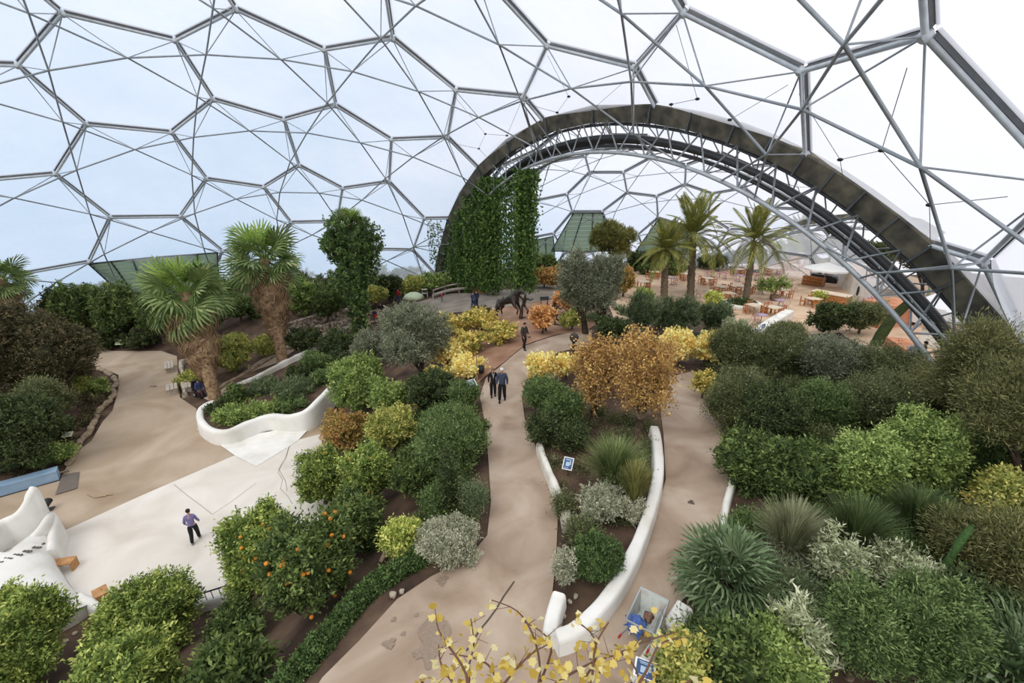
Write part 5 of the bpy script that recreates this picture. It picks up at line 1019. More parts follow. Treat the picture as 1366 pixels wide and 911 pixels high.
P = at(254,610); 
# railing-like handrail on the low terrace wall
P = at_flat(288,796,.4); r_ = empty('metal_rail', P, math.radians(25), 'thin dark metal handrail on the near terrace wall beside the big orange tree', 'rail'); MB().tube([(-.5,0,.35),(.5,0,.35)], .03, 6).build('bar', M_BLK, r_)
for x in (-.3,-.1,.15): MB().tube([(x,0,.35),(x+.05,-.05,-.3)], .015, 5).build('upright', M_BLK, r_)

# ------------------------------------------------------------------ signs and labels
def sign(px, py, w, h, hh, rz, label, mat, lines=True, tilt=.6, board='cream', name='plant_sign'):
    P = at(px, py); r_ = empty(name, P, rz, label, 'sign'); M = Matrix.Rotation(tilt, 3, 'X'); MB().tube([(0,.03,-.1),(0,.03,hh)], max(.012, w*.04), 6).build('post', M_BLK if board != 'cream' else M_CLAMP, r_)
    MB().box((0,0,hh), (w,.02,h), 0, 0, 1, M).build('board', mat, r_); mb = MB()
    if lines:
        dk = flat('print_ink', '#5b6357', .8)
        for k in range(4): mb.box(M@Vector((-.04*w if k else -.1*w, -.012, h*(.28-.18*k)))+Vector((0,0,hh)), (w*(.72 if k else .5), .004, h*.05), 0, 0, 1, M)
        mb.build('print', dk, r_)
    return r_
sign(94,590, .52,.34,.55,.25, 'cream plant label tilted on a post in the far left bed', M_CREAM, tilt=-1.0)
sign(163,466, .8,.5,.7,.1, 'pale green sign in front of the laurels at the far end of the plaza', flat('pale_green_card', '#c3d3a2', .7), tilt=-.8)
for i, (px, py, lab) in enumerate([(529,756,'small white plant label on the soil below the lemon bush'),(450,836,'small white plant label on the soil beside the clipped edging hedge'),(627,674,'slim white plant label left of the centre path above the silver mound')]):
    sign(px, py, .16,.12 if i < 2 else .2,.18,.3, lab, M_WHITE, False, -.9)
def infosign(px, py, w, h, hh, rz, label, tilt):
    P = at(px, py); r_ = empty('info_sign', P, rz, label, 'sign'); M = Matrix.Rotation(tilt, 3, 'X'); MB().tube([(0,.03,-.1),(0,.03,hh)], .02, 6).build('post', M_BLK, r_)
    MB().box((0,0,hh), (w,.02,h), 0, 0, 1, M).build('frame', M_WHITE, r_); MB().box(M@Vector((0,-.012,0))+Vector((0,0,hh)), (w*.82,.006,h*.86), 0, 0, 1, M).build('panel', flat('sign_navy', '#34507a', .6), r_)
    mb = MB(); 
    for dx, dz, ww, h2 in ((-.02,-.05,.36,.34),(.0,.33,.6,.05),(.0,.25,.5,.04),(-.1,-.34,.4,.04),(.22,.05,.14,.3)): mb.box(M@Vector((dx*w,-.017,dz*h))+Vector((0,0,hh)), (ww*w,.004,h2*h), 0, 0, 1, M)
    mb.build('picture', flat('sign_pale_blue', '#a9bfd4', .6), r_); return r_
infosign(757,634, .36,.46,.5,-.35, 'blue and white tilted sign on the middle bed beside the centre path', -.9)
infosign(858,908, .42,.34,.35,-.4, 'blue and white sign cut by the bottom edge below the wheelbarrow', -1.1)
infosign(628,520, .7,.5,.35,.6, 'white and dark info board leaning by the left edge of the centre path', -.9)

# ------------------------------------------------------------------ wheelbarrow
P = at(860,842); az = math.atan2(*( (at(873,812)-at(838,872)).yx )) 
d = at(880,806)-at(850,880); d.z = 0; az = math.atan2(d.y, d.x)-PI/2
r_ = empty('wheelbarrow', P, az, 'grey metal wheelbarrow with red handle grips parked on the right path', 'wheelbarrow'); M_TRAY = ramp_mat('galvanised_tray', [srgb('#8d918c'), srgb('#aeb2ab'), srgb('#9c958a')], 3, .55, 6, .1, 20, .5, .3)
mb = MB(); lo = [(-.24,-.33,.32),(.24,-.33,.32),(.22,.22,.30),(-.22,.22,.30)]; hi = [(-.34,-.46,.62),(.34,-.46,.62),(.33,.52,.66),(-.33,.52,.66)]; t_ = .015
V = [Vector(v) for v in lo+hi]+[Vector((x*.95, y*.96, z+.02)) for x, y, z in lo]+[Vector((x*.95, y*.96, z)) for x, y, z in hi]
mb.add(V, [(0,3,2,1),(0,1,5,4),(1,2,6,5),(2,3,7,6),(3,0,4,7),(8,9,10,11),(8,12,13,9),(9,13,14,10),(10,14,15,11),(11,15,12,8),(4,5,13,12),(5,6,14,13),(6,7,15,14),(7,4,12,15)]); mb.build('tray', M_TRAY, r_)
MB().tube([Vector(h_) for h_ in hi+[hi[0]]], .022, 6).build('rim', M_STEELL, r_)
for s in (-1,1):
    tag(MB().tube([(s*.08,.62,.2),(s*.20,.2,.27),(s*.27,-.4,.36),(s*.30,-.85,.62)], .02, 8).build('handle', M_STEELL, r_)); tag(MB().tube([(s*.30,-.85,.62),(s*.305,-1.0,.68)], .027, 8).build('grip', flat('red_rubber', '#a83a34', .5), r_), 'red rubber grip')
    MB().tube([(s*.24,-.2,.3),(s*.27,-.3,.0)], .018, 6).build('leg', M_STEELL, r_)
MB().lathe([(.05,-.04),(.19,-.05),(.21,0),(.19,.05),(.05,.04)], (0,0,0), 18).build('wheel', M_BLK, r_, (0,.62,.21)).rotation_euler = (0, PI/2, 0)
q = Vector(P)+Matrix.Rotation(az,3,'Z')@Vector((-.14,-.34,.46)); tag(MB().blob((0,0,0), (.20,.22,.15), 3, 0, .8, 2.6, 4).build('cloth_bundle', ramp_mat('blue_cloth', [srgb('#3d5590'), srgb('#6480bd')], 8, .8), None, q), 'crumpled blue jacket lying over the edge of the wheelbarrow', 'jacket')
q = Vector(P)+Matrix.Rotation(az,3,'Z')@Vector((.02,.1,.36)); r2_ = empty('garden_gloves', q, az, 'small heap of brown leaves and tools inside the wheelbarrow', 'garden waste'); MB().blob((0,0,0), (.12,.14,.05), 2, 0, .8, 3, 7).build('leaf_heap', ramp_mat('dead_leaves', [srgb('#5b4438'), srgb('#8d6a58')], 20, .9), r2_); MB().tube([(.16,-.35,.16),(.17,.25,.20)], .015, 6).build('tool_shaft', M_WOOD, r2_)
r2_.name = 'garden_waste'

# ------------------------------------------------------------------ people
def skin_part(name, chain_list, mat, parent, sub=1):
    """chain_list: list of [(point, radius), ...]; the first points of later chains may repeat earlier ones"""
    me = bpy.data.meshes.new(name); pts = []; rad = []; ed = []; idx = {}
    for ch in chain_list:
        prev = None
        for p, r in ch:
            k = tuple(round(c, 4) for c in p)
            if k not in idx: idx[k] = len(pts); pts.append(p); rad.append(r)
            if prev is not None and prev != idx[k]: ed.append((prev, idx[k]))
            prev = idx[k]
    me.from_pydata(pts, ed, []); o = bpy.data.objects.new(name, me); C.objects.link(o); m = o.modifiers.new('skin', 'SKIN'); m.use_smooth_shade = True
    for i, sv in enumerate(me.skin_vertices[0].data): sv.radius = rad[i] if hasattr(rad[i], '__len__') else (rad[i], rad[i]); sv.use_root = (i == 0)
    s = o.modifiers.new('sub', 'SUBSURF'); s.levels = sub; s.render_levels = sub
    bpy.context.view_layer.update(); dg = bpy.context.evaluated_depsgraph_get(); m2 = bpy.data.meshes.new_from_object(o.evaluated_get(dg)); bpy.data.objects.remove(o); me2 = m2; me2.name = name
    me2.materials.clear(); return link(name, me2, parent, [mat])
M_SKIN = flat('skin', '#c49a80', .6, .05)
def person(P, rz, h, label, top, bottom, hair, shoes='#2a2624', pose=None, coat=0.0, seated=False, hairlen=.0, bulk=1.0, lean=0.0, name='person'):
    s = h/1.75; r_ = empty(name, P, rz, label, 'person'); q = dict(la=(-.06,.02), ra=(.06,.02), step=.10, arm=0.0, nod=.03); q.update(pose or {})
    V = lambda x, y, z: (x*s, (y+lean*z)*s, z*s)
    hipz = .92; st = q['step']; 
    if seated: hipz = .55
    LH, RH = V(-.10,0,hipz), V(.10,0,hipz); pel = V(0,0,hipz+.03)
    if seated: LK, RK, LA, RA = V(-.11,-.42,.55), V(.11,-.42,.55), V(-.11,-.48,.12), V(.11,-.48,.12)
    else: LK, RK, LA, RA = V(-.10,-st*.7-.03,.50), V(.10,st*.3-.03,.50), V(-.11,-st,.08), V(.11,st+.03,.09)
    zt = hipz-.92; ch, nk = V(0,.0,1.30+zt), V(0,-.02,1.49+zt); LS, RS = V(-.165,0,1.42+zt), V(.165,0,1.42+zt); a = q['arm']
    LE, RE = V(-.245,.02-a,1.14+zt), V(.245,.02-a*.6,1.14+zt); LW, RW = V(-.235,-.14-a*1.4,.90+zt+a*.4), V(.235,-.10-a,.90+zt+a*.3)
    hd = V(0,-.03-q['nod'],1.62+zt); b = bulk
    # continuous body: head, neck, torso, arms, legs
    body = skin_part('body', [[(pel,(.13*s,.10*s)),(V(0,0,1.12+zt),(.12*s,.085*s)),(ch,(.15*s,.10*s)),(nk,.052*s),(V(0,-.02-q['nod']*.5,1.545+zt),.052*s),(V(0,-.035-q['nod'],1.60+zt),(.070*s,.080*s)),(V(0,-.03-q['nod'],1.68+zt),(.074*s,.088*s)),(V(0,-.02-q['nod'],1.735+zt),(.045*s,.055*s))],
        [(ch,.1*s),(LS,.055*s),(LE,.042*s),(LW,.028*s)], [(ch,.1*s),(RS,.055*s),(RE,.042*s),(RW,.028*s)], [(pel,.1*s),(LH,.085*s),(LK,.058*s),(LA,.04*s)], [(pel,.1*s),(RH,.085*s),(RK,.058*s),(RA,.04*s)]], M_SKIN, r_, 2)
    mb = MB() # hands with five fingers, and the face
    for w_, e_, sg in ((LW, LE, -1), (RW, RE, 1)):
        w_ = Vector(w_); d = (w_-Vector(e_)).normalized(); x = d.cross(Vector((0,1,.2))).normalized(); pc = w_+d*.05*s; mb.blob(pc, (.035*s,.028*s,.045*s), 1)
        for k in range(4): b0 = pc+d*.03*s+Vector((0,1,0))*(k-1.5)*.018*s; mb.tube([b0, b0+d*.035*s, b0+d*(.06-.006*abs(k-1.4))*s-x*.012*s*sg], [.009*s,.008*s,.006*s], 5)
        b0 = pc-Vector((0,1,0))*.03*s; mb.tube([b0, b0+d*.03*s-Vector((0,.02,0))*s, b0+d*.055*s-Vector((0,.02,0))*s], [.010*s,.009*s,.007*s], 5)
    H = Vector(V(0,-.03-q['nod'],1.66+zt)); mb.blob(H+Vector((0,-.092,-.015))*s, (.013*s,.022*s,.025*s), 1); mb.blob(H+Vector((0,-.08,-.055))*s, (.028*s,.012*s,.008*s), 1)
    for sg in (-1,1): mb.blob(H+Vector((sg*.078,.0,-.01))*s, (.012*s,.02*s,.032*s), 1); mb.blob(H+Vector((sg*.03,-.083,.012))*s, (.011*s,.008*s,.008*s), 1)
    mb.build('hands_and_face', M_SKIN, r_)
    z0 = hipz-.12-coat; mt = flat('cloth_'+top.strip('#'), top, .85, .14, 14); mbm = flat('cloth_'+bottom.strip('#'), bottom, .85, .14, 14)
    skin_part('jacket', [[(V(0,0,max(z0, .3)),(.175*s*b,.145*s*b)),(V(0,0,1.12+zt),(.15*s*b,.115*s*b)),(ch,(.175*s*b,.125*s*b)),(V(0,-.01,1.46+zt),(.09*s,.08*s))],[(ch,.12*s),(LS,.078*s*b),(LE,.062*s*b),(V(-.252,-.12-a*1.3,.93+zt+a*.38),.045*s)],[(ch,.12*s),(RS,.078*s*b),(RE,.062*s*b),(V(.252,-.08-a*.95,.93+zt+a*.28),.045*s)]], mt, r_, 2)
    skin_part('trousers', [[(V(0,0,hipz+.12),(.17*s,.14*s)),(pel,(.17*s,.15*s))],[(pel,.15*s),(LH,.125*s),(LK,.092*s),(LA,.072*s)],[(pel,.15*s),(RH,.125*s),(RK,.092*s),(RA,.072*s)]], mbm, r_, 2)
    sm = flat('shoe_'+shoes.strip('#'), shoes, .6)
    for A_ in (LA, RA): A_ = Vector(A_); MB().blob(A_+Vector((0,-.06,-.035))*s, (.05*s,.13*s,.05*s), 2, 0, 0, 1, 0, -.04*s).build('shoe', sm, r_)
    mb = MB(); mb.blob(H+Vector((0,.018,.03))*s, (.09*s,.10*s,.092*s), 3, 0, .12, 5, 3)
    if hairlen: mb.blob(H+Vector((0,.05,-.05*hairlen-.02))*s, (.085*s,.055*s,(.08+.06*hairlen)*s), 2, 0, .15, 4, 5)
    mb.build('hair', flat('hair_'+hair.strip('#'), hair, .8, .2, 30), r_); return r_, H
def foot(px, py): return at(px, py, .03)
p_, H = person(at(262,722,.03), math.radians(205), 1.68, 'person in a lilac patterned jacket and black trousers walking alone across the terrace', '#8078a6', '#17191f', '#2c221e', '#7d7c84', dict(step=.17, arm=.06), lean=.0, bulk=.95)
p_, H = person(at(658,529,.03), math.radians(8), 1.58, 'person in a black jacket with an open white collar, the shorter of the walking couple', '#1c1b1c', '#191718', '#7a5e48', '#1c1a1a', dict(step=.05), bulk=1.0, hairlen=.6)
MB().add([(-.05,-.15,1.30),(.05,-.15,1.30),(.0,-.16,1.02)], [(0,2,1)]).tube([(-.045,-.15,1.34),(0,-.155,1.06),(.045,-.15,1.34)], .022, 6).build('white_scarf', M_WHITE, p_)
p_, H = person(at(670,535,.03), math.radians(-6), 1.78, 'white haired person in a navy jumper, the taller of the walking couple', '#3f465a', '#15171d', '#d9d6d0', '#1a1a1c', dict(step=.14, nod=.05), bulk=1.12)
p_, H = person(at(699,466,.03), math.radians(38), 1.78, 'person in a long dark coat walking alone further up the centre path', '#3c3732', '#1f1d1c', '#2a221d', '#1c1a19', dict(step=.18, arm=.05), coat=.10, bulk=1.12)
MB().box((.29,-.16,.82), (.10,.14,.10)).build('camera_bag', M_BLK, p_)
p_, H = person(at(532,404,.03), 2.6, 1.75, 'person in a red coat and blue jeans standing on the far path', '#a3262b', '#3a5170', '#3a2a22', bulk=1.15)
p_, H = person(at(551,391,.03), .5, 1.72, 'person in dark clothes standing near the back hedge beside the white board', '#2c2c32', '#26262c', '#2b211d')
p_, H = person(at(509,424,.03), .2, 1.66, 'person with long brown hair in dark clothes behind a red pushchair', '#25232a', '#1e1c22', '#6a4a36', hairlen=1.2)
p_, H = person(at(590,403,.03), -.4, 1.05, 'small child in a red top on the far path', '#b3343c', '#5a8a80', '#caa27a', bulk=.9)
p_, H = person(at(631,411,.03), 2.4, 1.70, 'person in blue standing close to another near the long curved bench, the left one', '#3a4464', '#2c3654', '#5c4334')
p_, H = person(at(636,410,.03), 3.6, 1.78, 'person in dark blue standing close to another near the long curved bench, the right one', '#232a3c', '#27304a', '#3c2a22')
p_, H = person(at(367,472,.03), 2.0, 1.75, 'person in black half hidden behind the trunk of the middle fan palm', '#17171b', '#17171b', '#221c19')
p_, H = person(at(1222,494,.03), .3, 1.72, 'person in dark clothes under the foot of the arch', '#2c3034', '#22252a', '#3a2c24')
p_, H = person(at(1210,492,.03), -.3, 1.68, 'person in a pale top under the foot of the arch', '#c9cdd2', '#59606c', '#3c2c24')
p_, H = person(at(1163,372,.03), .1, 1.7, 'person in a dark top standing on the far terrace beyond the white roof', '#4a3a36', '#2c2a2c', '#2c221e')
# pushchair
P = at(501,427); r_ = empty('pushchair', P, .6, 'red pushchair in front of the person with long brown hair', 'pushchair'); MB().box((0,0,.5), (.45,.5,.35), 0, 0, .9).build('seat', flat('red_fabric', '#b02a3a', .8), r_); MB().blob((0,.1,.82), (.26,.28,.2), 2, 0, 0, 1, 0, -.05).build('hood', flat('navy_fabric', '#2c2f4a', .8), r_)
for s in (-1,1):
    for y in (-.3,.3): MB().tube([(s*.24-.02,y,.13),(s*.24+.02,y,.13)], .13, 12).build('wheel', M_BLK, r_)
    MB().tube([(s*.22,-.3,.2),(s*.22,.3,.6),(s*.22,.55,1.0)], .015, 6).build('frame', M_STEEL, r_)
# wheelchair with seated person
P = at(268,528); rz = math.radians(62); r_ = empty('power_wheelchair', P, rz, 'dark red and black powered wheelchair beside the front fan palm trunk', 'wheelchair'); MB().box((0,0,.3), (.5,.75,.25), 0, 0, .95).build('chassis', flat('maroon_shell', '#4a2228', .4), r_); MB().box((0,.02,.48), (.52,.5,.1)).build('seat', M_BLK, r_); MB().box((0,.30,.85), (.5,.1,.65)).build('backrest', M_BLK, r_)
for s in (-1,1):
    w_ = MB().tube([(-.04,0,0),(.04,0,0)], .20, 16).build('wheel', M_BLK, r_, (s*.3,.15,.2)); MB().tube([(s*.045,0,0),(s*.055,0,0)], .10, 12).build('hubcap', M_STEELL, w_); MB().tube([(-.03,0,0),(.03,0,0)], .12, 12).build('castor', M_BLK, r_, (s*.26,-.42,.12)); MB().box((s*.29,0,.70), (.07,.4,.05)).build('armrest', M_BLK, r_)
    MB().tube([(s*.29,.2,.5),(s*.29,.2,.7)], .02, 6).build('armrest_post', M_BLK, r_)
MB().box((0,-.52,.12), (.4,.22,.04)).build('footplate', M_BLK, r_)
p_, H = person((P.x, P.y, P.z+.0), rz, 1.7, 'person in a blue top sitting in the powered wheelchair', '#414a74', '#4a4046', '#2a2220', pose=dict(arm=.1), seated=True, bulk=1.1)

# ------------------------------------------------------------------ bronze sculptures on the red soil
M_BRONZE = ramp_mat('bronze', [srgb('#2c2725'), srgb('#4a423d'), srgb('#5e564e')], 5, .45, 6, .3, 20, .5, .7)
def figure(px, py, rz, label, armup=1, horns=False, lean=.15, kick=.3, s=1.1):
    P = at(px, py); r_ = empty('bronze_dancer', P, rz, label, 'sculpture'); V = lambda x, y, z: (x*s, y*s, z*s); q = [(V(0,0,.95),(.12*s,.1*s)),(V(.03,-lean*.4,1.15),(.12*s,.09*s)),(V(.05,-lean,1.36),(.15*s,.1*s)),(V(.05,-lean-.05,1.52),.06*s),(V(.05,-lean-.12,1.66),(.09*s,.10*s)),(V(.05,-lean-.13,1.76),.05*s)]
    skin_part('figure', [q, [(V(.05,-lean,1.36),.1*s),(V(-.16,-lean,1.42),.06*s),(V(-.38,-lean-.1,1.42+.25*armup),.045*s),(V(-.50,-lean-.15,1.62+.3*armup),.03*s)], [(V(.05,-lean,1.36),.1*s),(V(.25,-lean,1.40),.06*s),(V(.48,-lean,1.25),.045*s),(V(.62,-lean-.15,1.42),.03*s)],
        [(V(0,0,.95),.1*s),(V(-.1,0,.88),.09*s),(V(-.12,-.12,.48),.065*s),(V(-.10,.05,.06),.045*s),(V(-.10,-.12,.02),.04*s)], [(V(0,0,.95),.1*s),(V(.1,0,.88),.09*s),(V(.2,-kick,.62),.065*s),(V(.24,-kick*.2,.28+kick*.3),.045*s),(V(.26,-kick*.2-.15,.25+kick*.3),.035*s)]], M_BRONZE, r_, 2)
    if horns:
        for sg in (-1,1): MB().tube([V(.05+sg*.05,-lean-.13,1.74),V(.05+sg*.14,-lean-.13,1.9),V(.05+sg*.10,-lean-.16,2.05)], [.03*s,.022*s,.006*s], 6).build('horn', M_BRONZE, r_)
    MB().lathe([(0,-.05),(.4,-.05),(.38,.04),(0,.04)], (0,0,0), 14).build('base_plate', M_BRONZE, r_); return r_
figure(698,425, .4, 'dark bronze horned figure dancing on the red soil', 1, True, .1, .35, 1.2)
r_ = figure(742,434, -.6, 'dark bronze figure leaping, beside the orange leaved vine', 0, False, .35, .5, 1.15)
figure(662,422, 1.4, 'dark bronze figure bending over, left of the bull sculpture', 0, False, .5, .3, 1.0)
P = at(680,424); r_ = empty('bronze_bull', P, .9, 'large dark rearing bull sculpture standing behind the vines', 'sculpture'); V = lambda x, y, z: (x*1.4, y*1.3, z*1.35)
skin_part('bull', [[(V(0,.7,.9),(.22,.26)),(V(0,.2,1.05),(.27,.33)),(V(0,-.3,1.3),(.33,.42)),(V(0,-.65,1.7),(.25,.3)),(V(0,-.9,1.85),(.17,.2)),(V(0,-1.15,1.65),(.1,.1))],[(V(0,-.3,1.3),.3),(V(-.22,-.55,.95),.14),(V(-.22,-.85,.7),.07),(V(-.22,-.75,.4),.06)],[(V(0,-.3,1.3),.3),(V(.22,-.5,.9),.14),(V(.22,-.7,.5),.07),(V(.22,-.62,.05),.06)],
    [(V(0,.7,.9),.2),(V(-.2,.75,.6),.17),(V(-.2,.95,.35),.08),(V(-.2,.85,.03),.06)],[(V(0,.7,.9),.2),(V(.2,.7,.6),.17),(V(.2,.9,.35),.08),(V(.2,.8,.03),.06)],[(V(0,.7,.9),.2),(V(0,1.0,1.0),.04),(V(0,1.15,.6),.03)]], M_BRONZE, r_, 2)
for sg in (-1,1): MB().tube([V(sg*.12,-.88,1.98),V(sg*.38,-.92,2.08),V(sg*.42,-1.0,2.35)], [.06,.04,.012], 6).build('horn', M_BRONZE, r_)
P = at(668,452); r_ = empty('vine_stump_figure', P, 0, 'small twisted dark figure at the right end of the golden vines', 'sculpture'); skin_part('figure', [[((0,0,0),.06),((.05,0,.4),.08),((0,0,.75),.12),((.02,0,1.0),.08)],[((0,0,.75),.1),((-.25,0,.95),.05),((-.3,0,1.15),.03)],[((0,0,.75),.1),((.25,-.1,.65),.05),((.3,-.1,.5),.03)]], M_BRONZE, r_, 2)
P = at(764,478); r_ = empty('ball_finial', P, 0, 'dark round woven ball on a twisted stem at the tip of the middle bed', 'sculpture'); MB().blob((.02,0,1.32), (.26,.24,.30), 3, 0, .12, 6, 2).build('ball', ramp_mat('dark_wicker', [srgb('#2e2926'), srgb('#5c5149')], 18, .8, 4, .8, 30), r_); MB().tube([(0,0,-.1),(.08,0,.35),(-.06,0,.6),(.05,0,.85),(0,0,1.08)], [.07,.10,.06,.14,.06], 7).build('stem', M_BRONZE, r_)
P = at(728,442); tag(MB().tube([(0,0,-.1),(0,0,.45)], .09, 8).build('marker_post', M_BRONZE, None, P), 'short dark post at the edge of the red soil beside the path', 'post')
P = at(726,412); r_ = empty('black_board', P, .2, 'small black tilted panel on posts behind the bronze dancers', 'sign'); MB().box((0,0,.95), (.8,.04,.35), 0, 0, 1, Matrix.Rotation(-.6,3,'X')).build('board', M_BLK, r_); MB().tube([(-.3,.03,0),(-.3,.03,.95)], .03, 6).build('post', M_BLK, r_); MB().tube([(.3,.03,0),(.3,.03,.95)], .03, 6).build('post', M_BLK, r_)
P = at(640,507); r_ = empty('bin', P, 0, 'small dark bucket hung on a stake by the path edge', 'bucket'); MB().lathe([(.0,.45),(.15,.45),(.19,.85),(.17,.85),(.13,.5)], (.1,0,0), 14).build('bucket', M_BLK, r_); MB().tube([(-.15,0,-.1),(-.15,0,1.5)], .03, 6).build('stake', M_WOOD, r_); r_.name = 'hanging_bucket'
P = at(535,404)
# white globe-like umbrella top and white board near the hedge
P = at(553,412); r_ = empty('green_dome_lamp', P, 0, 'pale green rounded dome showing above the silvery olive', 'canopy'); MB().lathe([(.03,1.9),(.5,1.86),(.95,1.65),(1.2,1.3),(1.17,1.3),(.9,1.6),(.03,1.85)], (0,0,0), 20).build('canopy', flat('pale_green_cloth', '#c9d6b4', .7), r_); MB().tube([(0,0,0),(0,0,1.87)], .04, 6).build('pole', M_WHITE, r_); r_.name = 'garden_canopy'
P = at(558,392); r_ = empty('white_board', P, .3, 'white upright board beside the person near the back hedge', 'board'); MB().box((0,0,.95), (.55,.05,1.7)).build('panel', M_WHITE, r_); MB().box((0,.2,.05), (.5,.5,.06)).build('foot', M_WHITE, r_)
P = at(567,396); r_ = empty('metal_trolley', P, .3, 'small white metal frame stand right of the white board', 'stand')
for x in (-.3,.3):
    for y in (-.2,.2): MB().tube([(x,y,0),(x,y,.95)], .025, 5).build('leg', M_WHITE, r_)
MB().box((0,0,.95), (.66,.46,.04)).build('shelf', M_WHITE, r_); MB().box((0,0,.45), (.66,.46,.03)).build('shelf', M_WHITE, r_); r_.name = 'metal_stand'
# long curved timber bench below the creeper
bp = smooth_path([at(x, y, .0) for x, y in ((578,399),(600,392),(625,389),(645,389))], 4); r_ = empty('curved_bench', bp[6], 0, 'long curved timber bench with a low back below the creeper curtain', 'bench'); o_ = bp[6]
MB().tube([p-o_+Vector((0,0,.45)) for p in bp], .2, 6).build('seat', M_WOOD, r_); MB().tube([p-o_+Vector((0,.35,1.0)) for p in bp], .11, 6).build('backrest', M_WOOD, r_)
for p in bp[::3]: MB().box(p-o_+Vector((0,.1,.2)), (.12,.4,.55)).build('leg', M_WOOD, r_); MB().tube([p-o_+Vector((0,.3,.4)), p-o_+Vector((0,.35,1.0))], .06, 5).build('back_post', M_WOOD, r_)
P = at(641,391); r_ = empty('picnic_stand', P, 0, 'small kiosk table with a pale top at the right end of the curved bench', 'table'); MB().box((0,0,1.0), (1.6,.9,.08)).build('top', M_WHITE, r_); MB().box((0,0,.5), (1.2,.6,1.0)).build('cabinet', M_OAK, r_)

# ------------------------------------------------------------------ foreground branches with yellow leaves
def bare_branches():
    R = random.Random(5); P = at(700,1010); P.z = 5.0; root = empty('twiggy_climber', P, 0, 'leggy shrub with bare twigs and large pale yellow leaves at the bottom centre', 'shrub'); cl = []
    mb = MB(); Rn = np.random.default_rng(3); base = []; zc0 = 5.4
    def pt(px, py, dz): v = ray(px, py); t = dz/(v.y*cP-v.z*sP); return Vector((0,0,CZ))+v*t-P
    tw = [((705,960),(720,900),(712,850),(690,815),(655,800)),((712,930),(735,870),(725,845),(700,830)),((740,950),(790,890),(792,850),(765,825)),((790,900),(795,860),(812,830)),((640,960),(625,900),(632,860),(628,825)),((620,930),(590,890),(585,860)),((830,950),(862,895),(880,860),(910,850)),((760,940),(830,870),(905,842)),((680,960),(660,900),(640,880),(600,872)),((700,940),(760,900),(800,880),(850,868)),((650,940),(700,880),(730,860)),((600,960),(570,920),(560,905)),((850,960),(900,920),(930,905)),((620,960),(622,900),(590,850),(582,830)),((800,960),(850,915),(840,880),(815,868))]
    for k, t in enumerate(tw):
        dz = zc0+R.uniform(-.5,.7); pp = [pt(x, y, dz+.12*i) for i, (x, y) in enumerate(t)]; pp = smooth_path(pp, 4); n = len(pp); mb.tube(pp, [.016*(1-.8*i/n)+.003 for i in range(n)], 5); 
        for j in range(3, n, 2):
            if R.random() < .9: e = pp[j]+Vector((R.uniform(-.25,.25), R.uniform(-.2,.2), R.uniform(.02,.25))); mb.tube([pp[j], e], [.006,.003], 4); base.append(e)
            base.append(pp[j])
        base.append(pp[-1])
    # low leaf mass
    for k in range(120): x = R.uniform(575, 850); base.append(pt(x, R.uniform(872, 935)+abs(x-690)*.05, zc0+R.uniform(-.3,.6)))
    mb.build('twig', flat('twig_brown', '#6b4c3a', .8), root)
    base = np.array([tuple(b) for b in base]); base = np.repeat(base, 2, axis=0)+Rn.normal(size=(len(base)*2,3))*.04; base = base[Rn.random(len(base)) < .62]; n = len(base)
    L = Rn.uniform(.06,.13,n); ax = norm(Rn.normal(size=(n,3))+[0,-.2,.1]); side = norm(np.cross(ax, Rn.normal(size=(n,3))*.4+[0,0,1])); nr = np.cross(ax, side); V = []; Q = []
    out = [(0,0),(.12,.30),(.30,.52),(.42,.34),(.62,.50),(.75,.24),(1,0),(.75,-.24),(.62,-.50),(.42,-.34),(.30,-.52),(.12,-.30)] # lobed vine leaf
    VV = np.stack([base+ax*(a*L)[:,None]+side*(b*L*1.0)[:,None]+nr*((abs(b)*.25-a*a*.2)*L)[:,None] for a, b in out], 1).reshape(-1,3); F = np.arange(n*12).reshape(n,12)
    me = np_mesh('leaf', VV, F, Rn.uniform(0,1,n)); me.materials.append(leaf_mat('leaf_pale_yellow', ['#b89a3c','#d8bc58','#ead88a','#f3eab8'], .3)); o = link('leaves', me, root)
bare_branches()
# ------------------------------------------------------------------ cafe terrace
M_TTOP = ramp_mat('bleached_table_wood', [srgb('#c9b49c'), srgb('#e3d3bf')], 3, .7, 5, .1, 20); M_ORW = ramp_mat('orange_wood', [srgb('#9a6238'), srgb('#c48450')], 5, .7, 5, .2, 20); M_PINK = flat('pink_cloth', '#c4808a', .7); M_LILAC = flat('lilac_cloth', '#b09ab0', .7); M_CHR = flat('grey_tube', '#8d8a88', .5, .1, 5, .4)
def mk_table(w, d, h=.75, name='wooden_table'):
    r_ = empty(name); MB().box((0,0,h-.03), (w,d,.06)).build('tabletop', M_TTOP, r_)
    for x in (-1,1):
        for y in (-1,1): MB().box((x*(w/2-.08), y*(d/2-.08), (h-.06)/2), (.08,.08,h-.06)).build('leg', M_ORW, r_)
    return r_
def mk_chair(mat, name='wooden_chair'):
    r_ = empty(name); MB().box((0,0,.44), (.44,.44,.05)).build('seat', mat, r_)
    mb = MB(); mb.box((0,.21,.78), (.44,.03,.10)); mb.box((0,.21,.62), (.40,.02,.05)); mb.box((-.20,.21,.66), (.04,.04,.42)); mb.box((.20,.21,.66), (.04,.04,.42)); mb.build('backrest', mat, r_)
    for x in (-1,1):
        for y in (-1,1): MB().box((x*.19, y*.19, .21), (.045,.045,.42)).build('leg', mat, r_)
    return r_
def mk_round(mat):
    r_ = empty('round_table'); MB().lathe([(0,.70),(.42,.70),(.44,.72),(.44,.75),(0,.75)], (0,0,0), 20).build('tabletop', mat, r_); MB().tube([(0,0,.03),(0,0,.7)], .03, 6).build('pedestal', M_CHR, r_); MB().lathe([(0,0),(.26,0),(.22,.03),(0,.04)], (0,0,0), 16).build('base', M_CHR, r_); return r_
